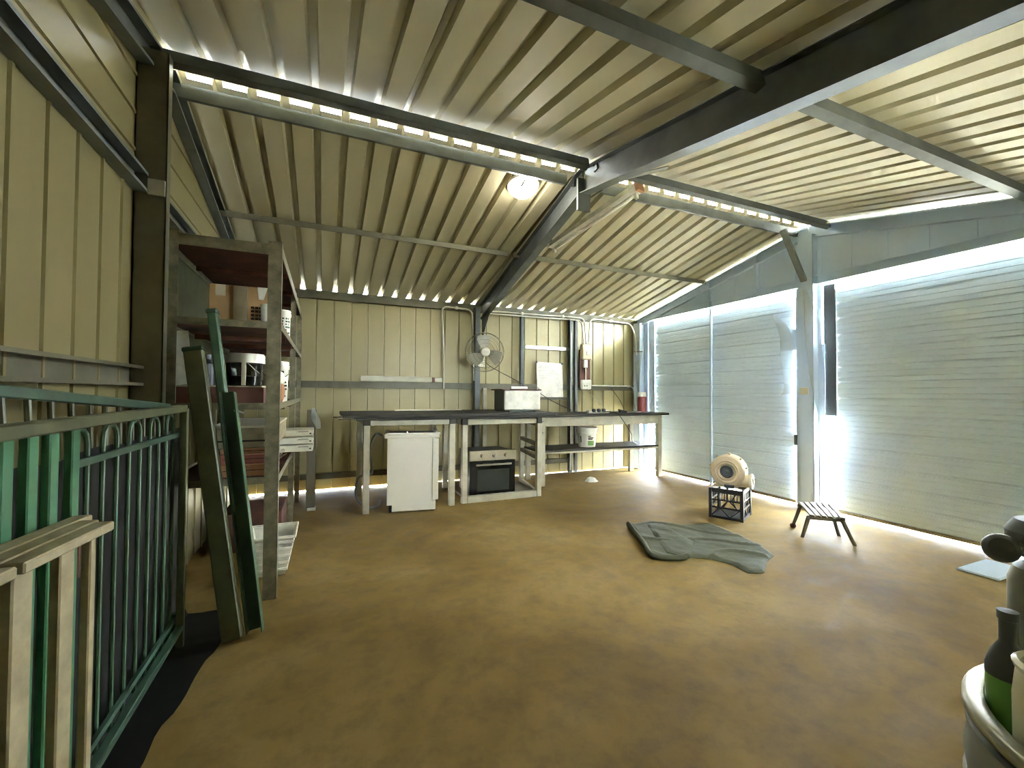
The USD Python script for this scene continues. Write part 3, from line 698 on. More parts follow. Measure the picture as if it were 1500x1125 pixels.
def pail(name, label, cat, x, y, z, r, h, mt='white_plastic', prints='ink', handle=True, seed=0):
    t = thing(name, label, cat, (x, y, z))
    c = (x, y, 0)
    obj('tub', lathe([(0, z + .002), (r * .88, z), (r * .9, z + .008), (r * .98, z + h * .86), (r * .94, z + h * .86)], c, 26), mt, t, smooth=35)
    obj('lid', lathe([(r * .98, z + h * .80), (r * 1.06, z + h * .80), (r * 1.06, z + h * .90), (r * 1.0, z + h * .905), (r * 1.03, z + h * .97), (r * .95, z + h), (0, z + h * .985)], c, 26), mt, t, smooth=35)
    a = math.atan2(-y, -x)
    rnd = random.Random(seed)
    if prints:
        obj('label_print', [wrap(c, r * .93, r * .93, zz, zz + h * .045, a + q, a + q + rnd.uniform(.1, .35), 3, .003) for zz in np.arange(z + h * .12, z + h * .72, h * .085) for q in (-.9, -.5, -.1, .35, .7) if rnd.random() < .72], prints, t, label='blotchy worn lettering')
    if handle:
        aa = np.linspace(0, PI, 9)
        obj('handle', tube(np.stack([x + r * 1.07 * np.cos(aa + a - PI / 2), y + r * 1.07 * np.sin(aa + a - PI / 2), z + h * .78 - r * .75 * np.sin(aa)], 1), .0035, 6), 'galv', t)
    return t
pail('paint_pail', 'white paint pail with dark worn lettering on the middle shelf', 'paint pail', -.345, 3.80, 1.172, .088, .31, seed=3)
pail('paint_pail', 'white and green tin on the shelf behind the cardboard box', 'paint pail', -.338, 4.20, 1.662, .062, .285, 'white_plastic', 'green_slat', False, 5)
ct = thing('storage_tub', 'see-through tub with a broad white rim on the middle shelf', 'tub', (-.5, 3.42, 1.285))
cc = (-.5, 3.42, 0)
obj('tub', lathe([(0, 1.286), (.098, 1.286), (.112, 1.47)], cc, 28), 'clear_plastic', ct, smooth=35)
obj('lid', lathe([(.108, 1.44), (.122, 1.44), (.122, 1.49), (.114, 1.502), (0, 1.502)], cc, 28), 'white_plastic', ct, smooth=35)
obj('handle', box(-.50, -.475, 3.30, 3.306, 1.29, 1.445), 'white_plastic', ct)
obj('contents', lathe([(0, 1.288), (.094, 1.288), (.098, 1.35), (0, 1.36)], cc, 20), 'black_plastic', ct)
obj('handle', bar((-.47, 3.303, 1.44), (-.40, 3.33, 1.37), .004, .004), 'galv', ct)
lb = thing('tool_tray', 'low dark tray with a pale top edge under the see-through tub', 'tray', (-.6, 3.4, 1.172))
obj('tray', box(-.80, -.35, 3.12, 3.70, 1.172, 1.276), 'brown_board', lb)
obj('lid', box(-.81, -.36, 3.11, 3.71, 1.276, 1.285), 'cream_paint', lb)
rg = thing('rag', 'crumpled pale cloth bundle beside the white pail', 'cloth', (-.36, 3.45, 1.172))
q = trimesh.creation.icosphere(2, 1.0)
q.vertices *= (1 + .35 * (meshkit.fbm(q.vertices * 2.2 + 3) - .5))[:, None]
q.vertices = q.vertices * [.036, .06, .05] + [-.297, 3.52, 1.345]
q2 = trimesh.creation.icosphere(2, 1.0)
q2.vertices *= (1 + .4 * (meshkit.fbm(q2.vertices * 2.2 + 9) - .5))[:, None]
q2.vertices = q2.vertices * [.036, .07, .08] + [-.297, 3.53, 1.252]
obj('fold', q, 'white_dirty', rg, smooth=True)
obj('fold', q2, 'orange_card', rg, smooth=True)
ps = obj('white_panel', bar((-.765, 3.09, 1.287), (-.79, 3.09, 1.60), .10, .012, (0, 1, 0)), 'white_dirty', None, 'small white panel leaning at the left end of the middle shelf', 'panel')
dk = obj('dark_jar', lathe([(0, 1.287), (.05, 1.287), (.052, 1.42), (.03, 1.45), (.03, 1.48), (0, 1.48)], (-.68, 3.25, 0), 18), 'black_plastic', None, 'dark jar behind the leaning green posts on the middle shelf', 'jar', smooth=35)
# lower shelf
lc = thing('long_box', 'long cream wooden box on the lower shelf', 'box', (-.42, 3.8, .89))
obj('body', box(-.64, -.29, 3.16, 4.08, .895, 1.02, .004), 'fence_cream', lc)
obj('batten', box(-.645, -.285, 3.150, 3.16, .935, .945), 'ink', lc)
obj('lid', box(-.645, -.285, 3.15, 4.09, 1.02, 1.035, .003), 'cream_paint', lc)
for k, (m_, z0, z1, n_) in enumerate((('orange_card', .727, .80, 'orange cardboard carton under the long cream box'), ('pink_card', .801, .86, 'reddish carton on top of the orange carton'), ('orange_card', .861, .894, 'flat orange carton directly below the long cream box'))):
    t = thing('carton', n_, 'box', (-.45, 3.4, z0))
    obj('carton', box(-.60 + .01 * k, -.31 - .008 * k, 3.10 + .02 * k, 3.62, z0, z1, .003), m_, t)
    obj('seam', box(-.56, -.34, 3.098 + .02 * k, 3.10 + .02 * k, (z0 + z1) / 2, (z0 + z1) / 2 + .004), 'ink', t)
ty = []
for k in range(3):
    z0 = .739 + k * .064
    w = ('bottom', 'middle', 'top')[k]
    t = thing('drawer_tray', f'cream stacking tray, {w} of the three jutting past the shelving', 'tray', (-.19, 4.35, z0))
    obj('tray', box(-.36, -.085, 4.12, 4.43, z0, z0 + .056, .006), 'cream_plastic', t)
    obj('front_lip', box(-.215, -.08, 4.112, 4.12, z0 + .034, z0 + .058, .003), 'cream_plastic', t)
    obj('label_holder', box(-.20, -.12, 4.1105, 4.112, z0 + .038, z0 + .046), 'faint_ink', t)
    obj('catch', box(-.112, -.10, 4.108, 4.112, z0 + .02, z0 + .03), 'ink', t)
sc_ = thing('scoop', 'shiny metal scoop lying at the shelf edge', 'scoop', (-.29, 3.6, .727))
vv, ff = [], []
for i in range(7):
    for j in range(9):
        a = PI * (.08 + .84 * j / 8)
        rr_ = .055 * (.75 + .25 * i / 6)
        vv.append((-.315 + rr_ * math.cos(a), 3.66 + i * .035, .785 - rr_ * math.sin(a)))
for i in range(6):
    for j in range(8):
        q = i * 9 + j; ff += [[q, q + 1, q + 10], [q, q + 10, q + 9]]
vv = np.array(vv); ff = np.array(ff)
obj('bowl', trimesh.Trimesh(np.vstack([vv, vv + [0, 0, .002]]), np.vstack([ff, ff[:, ::-1] + len(vv)]), process=False), 'chrome', sc_, smooth=40)
obj('grip', cyl((-.315, 3.87, .76), (-.30, 3.98, .775), .011), 'galv_bright', sc_)
bs = thing('laundry_basket', 'white ribbed basket on the floor at the foot of the shelving', 'basket', (-.36, 3.45, 0))
def frustum(x0, x1, y0, y1, z0, z1, g, t):
    """A thin-walled tapered bin open at the top."""
    out = m3.Manifold.hull_points(np.array([(x0 + g, y0 + g, z0), (x1 - g, y0 + g, z0), (x0 + g, y1 - g, z0), (x1 - g, y1 - g, z0), (x0, y0, z1), (x1, y0, z1), (x0, y1, z1), (x1, y1, z1)]))
    inn = m3.Manifold.hull_points(np.array([(x0 + g + t, y0 + g + t, z0 + t), (x1 - g - t, y0 + g + t, z0 + t), (x0 + g + t, y1 - g - t, z0 + t), (x1 - g - t, y1 - g - t, z0 + t), (x0 + t, y0 + t, z1 + .01), (x1 - t, y0 + t, z1 + .01), (x0 + t, y1 - t, z1 + .01), (x1 - t, y1 - t, z1 + .01)]))
    return arr(out - inn)
obj('bin', frustum(-.46, -.175, 3.30, 3.62, .005, .27, .055, .006), 'white_dirty', bs)
for k in range(5):
    zz = .035 + k * .048; g = .055 * (1 - zz / .27)
    obj('rib', [box(-.46 + g - .006, -.175 - g + .006, 3.30 + g - .008, 3.30 + g, zz, zz + .02, .003), box(-.175 - g, -.175 - g + .008, 3.30 + g, 3.62 - g, zz, zz + .02, .003)], 'white_dirty', bs)
obj('rim', [box(-.47, -.165, 3.288, 3.302, .262, .282, .004), box(-.178, -.162, 3.29, 3.63, .262, .282, .004), box(-.47, -.165, 3.618, 3.632, .262, .282, .004), box(-.472, -.457, 3.29, 3.63, .262, .282, .004)], 'white_dirty', bs)
obj('dark_carton', box(-.72, -.30, 3.95, 4.40, 0, .30, .005), 'rust_board', None, 'dark red-brown carton on the floor under the shelving', 'box')
tm = thing('timber_post', 'upright grey timber post standing past the end of the shelving', 'post', (-.11, 5.08, 0))
obj('post', box(-.165, -.075, 5.05, 5.11, .03, 1.06, .004), 'old_wood', tm)
each('foot', box(-.15, -.07, 5.045, 5.115, 0, .03), 'white_dirty', tm)

# ------------------------------------------------------------------ leaning posts and fence panels on the left
gp = thing('steel_post', 'thick olive-green steel post leaning nearest the fence panels', 'post', (-.385, 2.56, 0))
P0, P1 = np.array([-.400, 2.545, .02]), np.array([-.645, 2.80, 1.475])
obj('tube', bar(P0, P1, .088, .05, (0, 1, .2), .006), 'olive_paint', gp)
obj('cap', bar(P1 - (P1 - P0) * .012, P1 + (P1 - P0) * .006, .096, .058, (0, 1, .2), .006), 'green_paint', gp)
gp = thing('steel_post', 'tallest dark green steel post leaning in the middle of the three', 'post', (-.345, 2.60, 0))
P0, P1 = np.array([-.345, 2.70, .02]), np.array([-.588, 2.92, 1.70])
obj('tube', bar(P0, P1, .048, .048, (0, 1, .2), .008), 'green_paint_light', gp)
obj('cap', bar(P1 - (P1 - P0) * .01, P1 + (P1 - P0) * .008, .056, .056, (0, 1, .2), .008), 'green_paint', gp)
gp = thing('steel_post', 'green steel channel leaning against the shelving post', 'post', (-.31, 2.60, 0))
P0, P1 = np.array([-.275, 2.585, .02]), np.array([-.455, 2.80, 1.245])
obj('web', bar(P0 + [-.034, .03, 0], P1 + [-.034, .03, 0], .07, .006, (0, 1, .2)), 'green_paint', gp)
obj('flange', bar(P0, P1, .006, .06, (0, 1, .2)), 'green_paint_light', gp, label='lighter green outer flange')
obj('flange', bar(P0 + [-.068, 0, 0], P1 + [-.068, 0, 0], .006, .06, (0, 1, .2)), 'green_paint', gp)
obj('bolt', [cyl(P1 + [.002, -.01, -.10], P1 + [.045, -.012, -.115], .006, n=8)], 'galv_bright', gp)

fp = thing('fence_panel', 'flat-topped green steel fence panel with wide bars, nearest the camera side', 'fence panel', (-.63, 1.75, 0))
FX = -.63
obj('top_rail', bar((FX, .70, 1.155), (FX - .005, 2.60, 1.165), .035, .035, r=.004), 'olive_paint', fp)
obj('bottom_rail', bar((FX, .70, .10), (FX, 2.60, .10), .03, .03, r=.004), 'green_paint', fp)
for yy in (.80, .92, 1.04, 1.17, 1.285, 1.375, 1.462, 1.565):
    obj('bar', box(FX - .010, FX + .010, yy - .02, yy + .02, .11, 1.145, .003), 'green_slat', fp)
obj('end_post', box(FX - .016, FX + .016, 2.585, 2.615, .0, 1.165, .003), 'olive_paint', fp)
obj('end_post', box(FX - .016, FX + .016, .685, .715, .0, 1.155, .003), 'olive_paint', fp)
lp2 = thing('fence_panel', 'dark green loop-topped pool fence panel between the wide bars and the leaning posts', 'fence panel', (-.675, 2.15, 0))
LX = -.675
ys = 1.66 + np.arange(10) * .105
for a, b in zip(ys[0::2], ys[1::2]):
    aa = np.linspace(0, PI, 7)
    arc = np.stack([np.full(7, LX), (a + b) / 2 - (b - a) / 2 * np.cos(aa), 1.085 + .05 * np.sin(aa)], 1)
    obj('hoop', tube(np.vstack([[LX, a, .06], arc, [LX, b, .06]]), .008, 8), 'green_paint_light', lp2, smooth=40)
obj('rail', bar((LX + .016, 1.62, 1.035), (LX + .016, 2.64, 1.035), .014, .022), 'green_paint', lp2)
obj('rail', bar((LX + .016, 1.62, .13), (LX + .016, 2.64, .13), .014, .022), 'green_paint', lp2)
obj('foot', box(LX - .012, LX + .03, 1.62, 1.645, 0, .16), 'green_paint', lp2)
obj('foot', box(LX - .012, LX + .03, 2.615, 2.64, 0, .16), 'green_paint', lp2)
obj('gate_latch', box(LX + .01, LX + .05, 1.60, 1.68, .72, .86, .006), 'rust_board', lp2, label='brownish rusted latch plate')
bp = thing('fence_panel', 'green fence panel leaning back against the left wall behind the others', 'fence panel', (-.77, 2.0, 0))
R0, R1, B0, B1 = np.array([-.845, 1.30, 1.272]), np.array([-.715, 2.66, 1.168]), np.array([-.735, 1.30, .02]), np.array([-.715, 2.66, .02])
obj('top_rail', bar(R0, R1, .03, .035, r=.004), 'green_paint', bp)
obj('bottom_rail', bar(B0 + [0, 0, .08], B1 + [0, 0, .08], .03, .03), 'green_paint', bp)
for k in range(14):
    t_ = (k + .5) / 14
    obj('bar', cyl(B0 * (1 - t_) + B1 * t_, R0 * (1 - t_) + R1 * t_, .009, n=8), 'olive_paint', bp, smooth=40)
cp = thing('picket_panel', 'cream timber-topped picket panel standing at the lower left', 'fence panel', (-.52, 1.0, 0))
dvec = np.array([.041, .318, 0]); dvec /= np.linalg.norm(dvec); nvec = np.array([-dvec[1], dvec[0], 0])
O = np.array([-.468, 1.37, .92])
for k, (off, ext) in enumerate(((.02, 0), (.063, .03), (.106, .10))):
    a = O + nvec * off - dvec * .85 + dvec * ext
    b = O + nvec * off + dvec * ext * .8
    if k == 0:
        obj('top_plank', bar(a, a + dvec * .56, .040, .022, r=.003), 'fence_cream', cp)
        obj('top_plank', bar(a + dvec * .575, b, .040, .022, r=.003), 'fence_cream', cp)
    else:
        obj('top_plank', bar(a, b, .040, .022, r=.003), 'fence_cream', cp)
for dd, w_ in ((-.04, .022), (-.125, .045), (-.245, .05), (-.325, .026), (-.40, .03), (-.50, .05), (-.60, .03), (-.70, .05)):
    c = O + nvec * .03 + dvec * dd
    obj('picket', bar(c - [0, 0, .012], [c[0], c[1], .0], w_, .02, nvec, .003), 'fence_cream', cp)
obj('cross_rail', bar(O + nvec * .05 - dvec * .85 + [0, 0, -.75], O + nvec * .05 + [0, 0, -.75], .02, .05), 'fence_cream', cp)

bsh = thing('shade_sheet', 'added black sheet standing in for the shade behind the fence panels and on the floor', 'plastic sheet', (-.6, 1.6, 0))  # added sheet, its edge shaped to the dark shade around the fence panels
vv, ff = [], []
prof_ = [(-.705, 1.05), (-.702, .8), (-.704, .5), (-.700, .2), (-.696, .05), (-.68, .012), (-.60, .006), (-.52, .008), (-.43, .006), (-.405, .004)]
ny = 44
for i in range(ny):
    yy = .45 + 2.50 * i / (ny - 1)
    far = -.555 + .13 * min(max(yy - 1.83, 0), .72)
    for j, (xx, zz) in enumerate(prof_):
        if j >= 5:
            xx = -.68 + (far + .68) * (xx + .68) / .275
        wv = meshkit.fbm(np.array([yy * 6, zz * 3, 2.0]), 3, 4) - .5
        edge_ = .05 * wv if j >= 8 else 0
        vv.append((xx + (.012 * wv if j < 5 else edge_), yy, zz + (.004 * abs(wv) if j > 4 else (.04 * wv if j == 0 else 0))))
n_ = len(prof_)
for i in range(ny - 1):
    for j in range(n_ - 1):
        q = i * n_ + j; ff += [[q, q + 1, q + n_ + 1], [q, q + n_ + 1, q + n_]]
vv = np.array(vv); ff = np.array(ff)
obj('sheet', trimesh.Trimesh(np.vstack([vv, vv - [.001, 0, .001]]), np.vstack([ff, ff[:, ::-1] + len(vv)]), process=False), 'shade_black', bsh, smooth=50)

# ------------------------------------------------------------------ on the floor
def drape(poly, zf, step=.022, base=.002):
    from shapely.geometry import Polygon, Point
    from scipy.spatial import Delaunay
    pg = Polygon(poly)
    x0, y0, x1, y1 = pg.bounds
    inner = pg.buffer(-step * .6)
    g = [(a + (.5 * step if i % 2 else 0), b) for i, b in enumerate(np.arange(y0, y1, step)) for a in np.arange(x0, x1, step)]
    pts = [p for p in g if inner.contains(Point(p))]
    n = int(pg.exterior.length / step)
    ring = [pg.exterior.interpolate(k / n, normalized=True).coords[0] for k in range(n)]
    P = np.array(ring + pts)
    tri = Delaunay(P).simplices
    tri = np.array([t for t in tri if pg.buffer(1e-4).contains(Point(P[t].mean(0)))])
    e0, e1 = P[tri[:, 1]] - P[tri[:, 0]], P[tri[:, 2]] - P[tri[:, 0]]
    flip = (e0[:, 0] * e1[:, 1] - e0[:, 1] * e1[:, 0]) < 0
    tri[flip] = tri[flip][:, ::-1]
    edge = np.array([pg.exterior.distance(Point(p)) for p in P])
    top = np.column_stack([P, zf(P, edge)])
    bot = np.column_stack([P, np.full(len(P), base)]) if np.isscalar(base) else np.column_stack([P, top[:, 2] - base[0]])
    N = len(P)
    side = [[k, N + k, N + (k + 1) % n] for k in range(n)] + [[k, N + (k + 1) % n, (k + 1) % n] for k in range(n)]
    m = trimesh.Trimesh(np.vstack([top, bot]), np.vstack([tri, tri[:, ::-1] + N, np.array(side)]), process=False)
    if m.volume < 0:
        m.invert()
    return m
tp = thing('tarpaulin', 'crumpled dark green canvas tarpaulin lying on the concrete floor', 'tarpaulin', (2.85, 2.7, 0))
def tz(P, e):
    q = np.column_stack([P, np.zeros(len(P))])
    n = meshkit.fbm(q * 3.2 + 5, 3, 4)
    r = np.abs(np.sin((P[:, 0] * .75 + P[:, 1] * .9) * 7 + 5 * meshkit.fbm(q * 1.7, 2, 9)))
    return .005 + np.minimum(e * 1.2, .022) * (.1 + 1.1 * n) + .016 * np.maximum(0, 1 - r * 2.6) * np.minimum(1, e / .04) + .012 * np.abs(meshkit.fbm(q * 9, 3, 8) - .5) * np.minimum(1, e / .03)
obj('sheet', drape([(2.66, 3.36), (2.95, 3.33), (3.14, 3.17), (3.42, 3.10), (3.40, 2.90), (3.363, 2.715), (3.32, 2.50), (3.214, 2.30), (3.05, 2.24), (2.842, 2.106), (2.73, 2.15), (2.76, 2.30), (2.70, 2.44), (2.554, 2.54), (2.454, 2.506), (2.283, 2.605), (2.40, 2.86), (2.52, 3.10)], tz), 'tarp', tp, smooth=60)
def tz2(P, e):
    q = np.column_stack([P, np.zeros(len(P))])
    return .022 + np.minimum(e * .3, .006) + .028 * np.abs(meshkit.fbm(q * 6, 3, 2) - .45) * np.minimum(1, e / .02)
obj('folded_flap', drape([(2.70, 3.12), (2.80, 3.29), (2.98, 3.27), (2.90, 3.00), (2.84, 2.74), (2.58, 2.52), (2.50, 2.55), (2.46, 2.64), (2.60, 2.90)], tz2, base=(.008,)), 'tarp', tp, smooth=60)
obj('rolled_edge', tube(curve([(2.64, 3.33, .03), (2.54, 3.12, .028), (2.42, 2.86, .03), (2.30, 2.62, .028), (2.44, 2.52, .022), (2.56, 2.52, .022)], 6), .022, 8), 'tarp', tp, smooth=True)
def pz(P, e):
    q = np.column_stack([P, np.zeros(len(P))])
    return .004 + np.minimum(e * 1.5, .05) * (.3 + meshkit.fbm(q * 22, 2, 6))
obj('paper_scrap', drape([(3.42, 5.19), (3.52, 5.16), (3.60, 5.20), (3.56, 5.28), (3.47, 5.31), (3.41, 5.27)], pz, .012), 'paper', None, 'crumpled white paper scrap on the floor below the bench shelf', 'paper', smooth=30)
obj('floor_board', box(4.18, 4.62, 1.40, 1.62, 0, .018, .008), 'grey_cladding', None, 'pale flat board lying on the floor before the right roller door', 'board')

# black milk crate with the blower on it
CL, CRZ = np.array([3.635, 3.283, 0]), math.atan2(-.89, .46)
ex, ey = np.array([math.cos(CRZ), math.sin(CRZ), 0]), np.array([-math.sin(CRZ), math.cos(CRZ), 0])
ez = np.array([0, 0, 1.0])
CW, CD, CH = .29, .36, .30
def cpt(u, v, w):
    return CL + ex * u + ey * v + ez * w
mc = thing('milk_crate', 'black plastic milk crate under the cream blower', 'crate', tuple(cpt(CW / 2, CD / 2, 0)), CRZ)
def lattice(o, d, L, n):
    """One side of the crate: frame, bars and crossing struts, from o along d."""
    p = lambda t, z: o + d * t + ez * z
    w = .012
    m = [bar(p(0, .012), p(L, .012), w, .024, ez), bar(p(0, CH - .02), p(L, CH - .02), w, .04, ez), bar(p(0, .11), p(L, .11), w, .016, ez), bar(p(0, .185), p(L, .185), w, .014, ez)]
    for t in (.0, L):
        m.append(bar(p(t, 0), p(t, CH), .028, .028, n))
    m.append(bar(p(L * .26, .1), p(L * .26, CH), w, .02, d)); m.append(bar(p(L * .97, .1), p(L * .97, CH), w, .02, d))
    for k in range(6):
        m.append(bar(p(L * (.36 + .1 * k), .185), p(L * (.36 + .1 * k), CH - .04), .006, .007, d))
    for a, b in ((.02, .3), (.62, .3), (.62, .95)):
        m.append(bar(p(L * a, .02), p(L * b, .11), w * .8, .012, ez))
    m.append(bar(p(L * .4, .11), p(L * .55, .185), w * .8, .01, ez)); m.append(bar(p(L * .7, .185), p(L * .85, .11), w * .8, .01, ez))
    u = None
    for q in m:
        mm = m3.Manifold(m3.Mesh(np.asarray(q.vertices, np.float32), np.asarray(q.faces, np.uint32)))
        u = mm if u is None else u + mm
    return arr(u)
obj('side_lattice', lattice(cpt(0, 0, 0), ex, CW, ey), 'black_plastic', mc)
obj('side_lattice', lattice(cpt(0, CD, 0), ex, CW, ey), 'black_plastic', mc)
obj('side_lattice', lattice(cpt(0, .015, 0), ey, CD - .03, ex), 'black_plastic', mc)
obj('side_lattice', lattice(cpt(CW, .015, 0), ey, CD - .03, ex), 'black_plastic', mc)
obj('base', bar(cpt(.02, CD / 2, .012), cpt(CW - .02, CD / 2, .012), CD - .04, .010), 'black_plastic', mc)
BO = cpt(.135, .17, CH + .165)
def bpt(u, v, w):
    return BO + ex * u + ey * v + ez * w
bl = thing('blower', 'cream plastic air blower sitting on the black milk crate', 'blower', tuple(bpt(0, 0, -.165)), CRZ)
prof = [(.062, -.085), (.085, -.105), (.095, -.098), (.11, -.105), (.12, -.098), (.150, -.092), (.163, -.075), (.166, -.06), (.166, .06), (.163, .075), (.14, .09), (0, .095)]
obj('housing', lathe([(r, -z) for r, z in prof], BO, 40, tuple(-ey)), 'blower_cream', bl, smooth=35)
obj('intake', lathe([(.066, .088), (.058, .098), (.052, .086), (.03, .08), (.012, .086), (0, .087)], BO, 28, tuple(-ey)), 'grey_dark', bl, smooth=35)
out = obj('outlet', tube([bpt(-.02, 0, -.088), bpt(.10, 0, -.088), bpt(.19, 0, -.088), bpt(.205, 0, -.088)], [.076, .07, .064, .074], 22, False), 'blower_cream', bl, smooth=35)
obj('outlet_ring', lathe([(.050, -.01), (.074, -.01), (.078, .0), (.074, .012), (.050, .012), (.046, 0), (.050, -.01)], bpt(.208, 0, -.088), 24, tuple(ex)), 'cream_plastic', out, smooth=35)
obj('outlet_mouth', lathe([(.052, -.03), (0, -.03)], bpt(.208, 0, -.088), 20, tuple(ex)), 'black_plastic', out)
for a in (.25, .85, 1.5, 2.2, 2.9):
    obj('lug', bar(bpt(.160 * math.cos(a), -.03, .160 * math.sin(a)), bpt(.186 * math.cos(a), -.03, .186 * math.sin(a)), .02, .02, ey, .003), 'blower_cream', bl)
obj('stand', hull([bpt(u, v, w) for u, v, w in ((-.14, -.08, -.163), (.09, -.08, -.163), (-.14, .09, -.163), (.09, .09, -.163), (-.11, -.06, -.10), (.06, -.06, -.10), (-.11, .07, -.10), (.06, .07, -.10))]), 'blower_cream', bl)
obj('switch_box', bar(bpt(-.02, -.10, -.145), bpt(.07, -.10, -.145), .03, .036, ez, .004), 'grey_dark', bl)

# slatted stool by the door column
T = [np.array(p) for p in ((4.13, 2.72, .23), (4.41, 2.58, .23), (3.96, 2.21, .23), (3.78, 2.39, .23))]
st = thing('slatted_stool', 'low weathered stool with slatted top in front of the door column', 'stool', (4.05, 2.45, 0))
for k in range(6):
    t_ = (k + .5) / 6
    a, b = T[0] * (1 - t_) + T[1] * t_, T[3] * (1 - t_) + T[2] * t_
    obj('slat', bar(a, b, .034, .016, r=.003), 'grey_wood', st)
for a, b in ((T[0], T[1]), (T[3], T[2])):
    v_ = (T[3] - T[0]) / np.linalg.norm(T[3] - T[0]) * (.03 if a is T[0] else -.03)
    obj('cross_bar', bar(a + v_ - [0, 0, .022], b + v_ - [0, 0, .022], .03, .026), 'old_wood', st)
for a, b in (((3.80, 2.41, .21), (3.87, 2.51, 0)), ((3.955, 2.235, .21), (4.06, 2.20, 0)), ((4.36, 2.57, .21), (4.20, 2.40, .0)), ((4.13, 2.69, .21), (4.07, 2.72, .035))):
    obj('leg', tube([a, b], [.017, .014], 8), 'old_wood', st)
obj('foot_knob', lathe([(0, 0), (.02, .002), (.026, .02), (.02, .038), (0, .044)], (4.065, 2.722, 0), 14), 'rust_board', st, smooth=40, label='dark red knob at the foot of the rear leg')

# clear plastic film hanging by the doors
def film(name, rows, label, seed=0, amp=.018, n=7):
    """rows: (left, right) points from the top down; a crumpled hanging sheet of clear film."""
    v, f = [], []
    L = curve([r[0] for r in rows], 5); R = curve([r[1] for r in rows], 5)
    for a, b in zip(L, R):
        for j in range(n):
            v.append(a + (b - a) * j / (n - 1))
    v = np.array(v)
    d = meshkit.fbm(v * [9, 9, 5], 3, seed) - .5
    d2 = meshkit.fbm(v * [9, 9, 5] + 40, 3, seed) - .5
    v = v + np.column_stack([-np.abs(d) * amp * 3, d2 * amp * 1.6, d * 0])
    for i in range(len(L) - 1):
        for j in range(n - 1):
            q = i * n + j
            f += [[q, q + n, q + n + 1], [q, q + n + 1, q + 1]]
    return obj(name, trimesh.Trimesh(v, f, process=False), 'film', None, label, 'plastic sheet', smooth=50)
film('plastic_film', [((4.88, 3.50, 2.20), (4.88, 3.48, 2.20)), ((4.86, 3.40, 1.95), (4.86, 3.25, 1.95)), ((4.86, 3.38, 1.6), (4.86, 3.26, 1.55)), ((4.86, 3.34, 1.35), (4.86, 3.27, 1.3)), ((4.86, 3.37, 1.24), (4.86, 3.26, 1.27))], 'torn clear plastic film hanging left of the door column', 3)
film('plastic_film', [((4.815, 3.085, 2.40), (4.815, 3.05, 2.40)), ((4.81, 3.075, 2.1), (4.81, 2.93, 2.05)), ((4.81, 3.055, 1.8), (4.81, 2.89, 1.75)), ((4.81, 3.03, 1.5), (4.81, 2.885, 1.45)), ((4.81, 2.97, 1.15), (4.81, 2.88, 1.15)), ((4.81, 2.92, .85), (4.81, 2.875, .85)), ((4.81, 2.905, .65), (4.81, 2.885, .65))], 'long torn clear plastic film hanging right of the door column', 5)
film('plastic_film', [((4.83, 5.93, 1.96), (4.83, 5.72, 1.94)), ((4.82, 5.92, 1.7), (4.82, 5.76, 1.7)), ((4.82, 5.88, 1.45), (4.82, 5.79, 1.45)), ((4.82, 5.84, 1.22), (4.82, 5.80, 1.22))], 'clear plastic film hung in the right back corner above the flask', 8)
film('plastic_film', [((-.12, 5.04, 1.08), (-.09, 5.04, 1.08)), ((-.11, 5.035, 1.0), (-.055, 5.035, 1.0)), ((-.10, 5.035, .93), (-.03, 5.035, .93)), ((-.07, 5.035, .86), (-.03, 5.035, .86))], 'scrap of clear plastic film on the upright grey timber post', 2)
obj('hook_bar', bar((4.80, 5.93, 1.965), (4.80, 5.70, 1.945), .012, .018), 'galv_bright', None, 'bright metal bar holding the plastic film in the back corner', 'bar')
obj('label_plate', box(4.823, 4.829, 3.05, 3.15, 1.255, 1.33, .002), 'cream_paint', None, 'small blank cream plate on the door column', 'plate')

# ------------------------------------------------------------------ drum and its contents in the right foreground
DC = np.array([1.107, .143])
dm = thing('drum', 'open-topped white drum with two steel bands at the right edge', 'drum', (DC[0], DC[1], 0))
c = (DC[0], DC[1], 0)
obj('body', lathe([(0, .0), (.235, .0), (.240, .01), (.246, .62), (.246, .745), (.238, .745), (.236, .62), (.230, .02), (0, .02)], c, 56), 'white_dirty', dm, smooth=35)
obj('band', lathe([(.2465, .632), (.258, .634), (.261, .66), (.256, .69), (.259, .72), (.2465, .722)], c, 64), 'grey_plastic', dm, smooth=60)
obj('rim', lathe([(.234, .735), (.250, .728), (.262, .736), (.262, .750), (.25, .758), (.236, .752), (.234, .735)], c, 64), 'rim_steel', dm, smooth=60)
obj('rim', lathe([(.2465, .615), (.256, .612), (.262, .62), (.258, .632), (.2465, .634)], c, 64), 'galv_bright', dm, smooth=60)
obj('packing', lathe([(.234, .42), (0, .44)], c, 32), 'grey_dark', dm)
bo = thing('bottle', 'bright green bottle with dark neck standing in the drum', 'bottle', (1.028, .345, .43))
cb_ = (1.028, .335, 0)
obj('body', lathe([(0, .432), (.025, .432), (.027, .45), (.027, .80), (.0265, .805), (.020, .83)], cb_, 20), 'bottle_green', bo, smooth=35)
obj('neck', lathe([(.0275, .795), (.0275, .808), (.021, .832), (.011, .85), (.011, .885), (.013, .887), (.013, .90), (0, .902)], cb_, 20), 'grey_dark', bo, smooth=35)
jg = thing('jug', 'cream plastic jug standing at the front of the drum', 'jug', (.988, .262, .43))
jc = (.985, .256, 0)
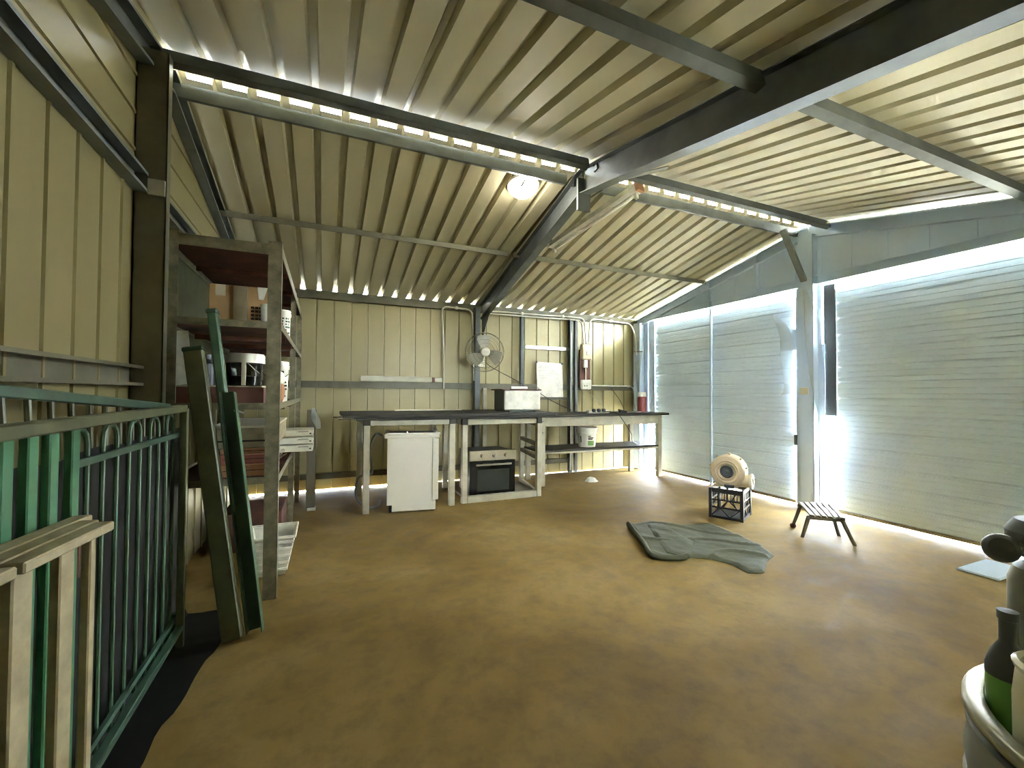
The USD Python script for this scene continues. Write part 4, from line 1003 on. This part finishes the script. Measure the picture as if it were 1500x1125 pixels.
obj('body', lathe([(0, .432), (.054, .432), (.058, .445), (.060, .80), (.056, .84), (.05, .846), (0, .848)], jc, 28), 'cream_plastic', jg, smooth=35)
obj('rim', lathe([(.050, .846), (.058, .846), (.060, .853), (.054, .858), (.050, .852)], jc, 28), 'white_plastic', jg, smooth=35)
gc = thing('gas_cylinder', 'grey cylinder with dark valve knob rising behind the jug', 'cylinder', (1.149, .345, .43))
gcc = (1.143, .322, 0)
obj('body', lathe([(0, .432), (.046, .432), (.049, .445), (.049, .93), (.042, .952), (.028, .962), (0, .964)], gcc, 26), 'grey_plastic', gc, smooth=35)
hd = obj('valve_head', lathe([(.020, .962), (.036, .972), (.050, .99), (.052, 1.015), (.040, 1.035), (0, 1.04)], gcc, 24), 'grey_dark', gc, smooth=35)
kdir = np.array([-.46, .20, 0]); kdir /= np.linalg.norm(kdir)
kb = np.array([1.143, .322, .990])
obj('valve_stem', cyl(kb + kdir * .03, kb + kdir * .075, .009, n=12), 'grey_plastic', gc)
obj('valve_knob', lathe([(0, -.022), (.016, -.020), (.022, -.012), (.024, 0), (.022, .012), (.016, .020), (0, .022)], kb + kdir * .082, 20, tuple(np.array([-.8, -.3, .2]))), 'grey_dark', gc, smooth=35)
obj('gauge', lathe([(0, -.005), (.011, -.005), (.011, .006), (0, .008)], kb + np.array([-.045, -.028, -.028]), 14, (-.8, -.5, 0)), 'chrome', gc, smooth=35)

GROUPS = {'workbench': 'workbench frames along the back wall', 'steel_post': 'green steel posts leaning at the shelving', 'drawer_tray': 'cream stacking trays on the lower shelf',
          'conduit': 'electrical conduits on the back wall', 'carton': 'orange cartons on the lower shelf', 'plastic_film': 'torn clear plastic film', 'cable': 'loose cords on the back wall',
          'power_board': 'power boards on the benches', 'paint_pail': 'pails on the shelving', 'fence_panel': 'green steel fence panels'}
for p in stage.GetPrimAtPath('/World').GetChildren():
    base = p.GetName().rstrip('0123456789').rstrip('_')
    if base in GROUPS and p.HasCustomDataKey('label'):
        p.SetCustomDataByKey('group', GROUPS[base])
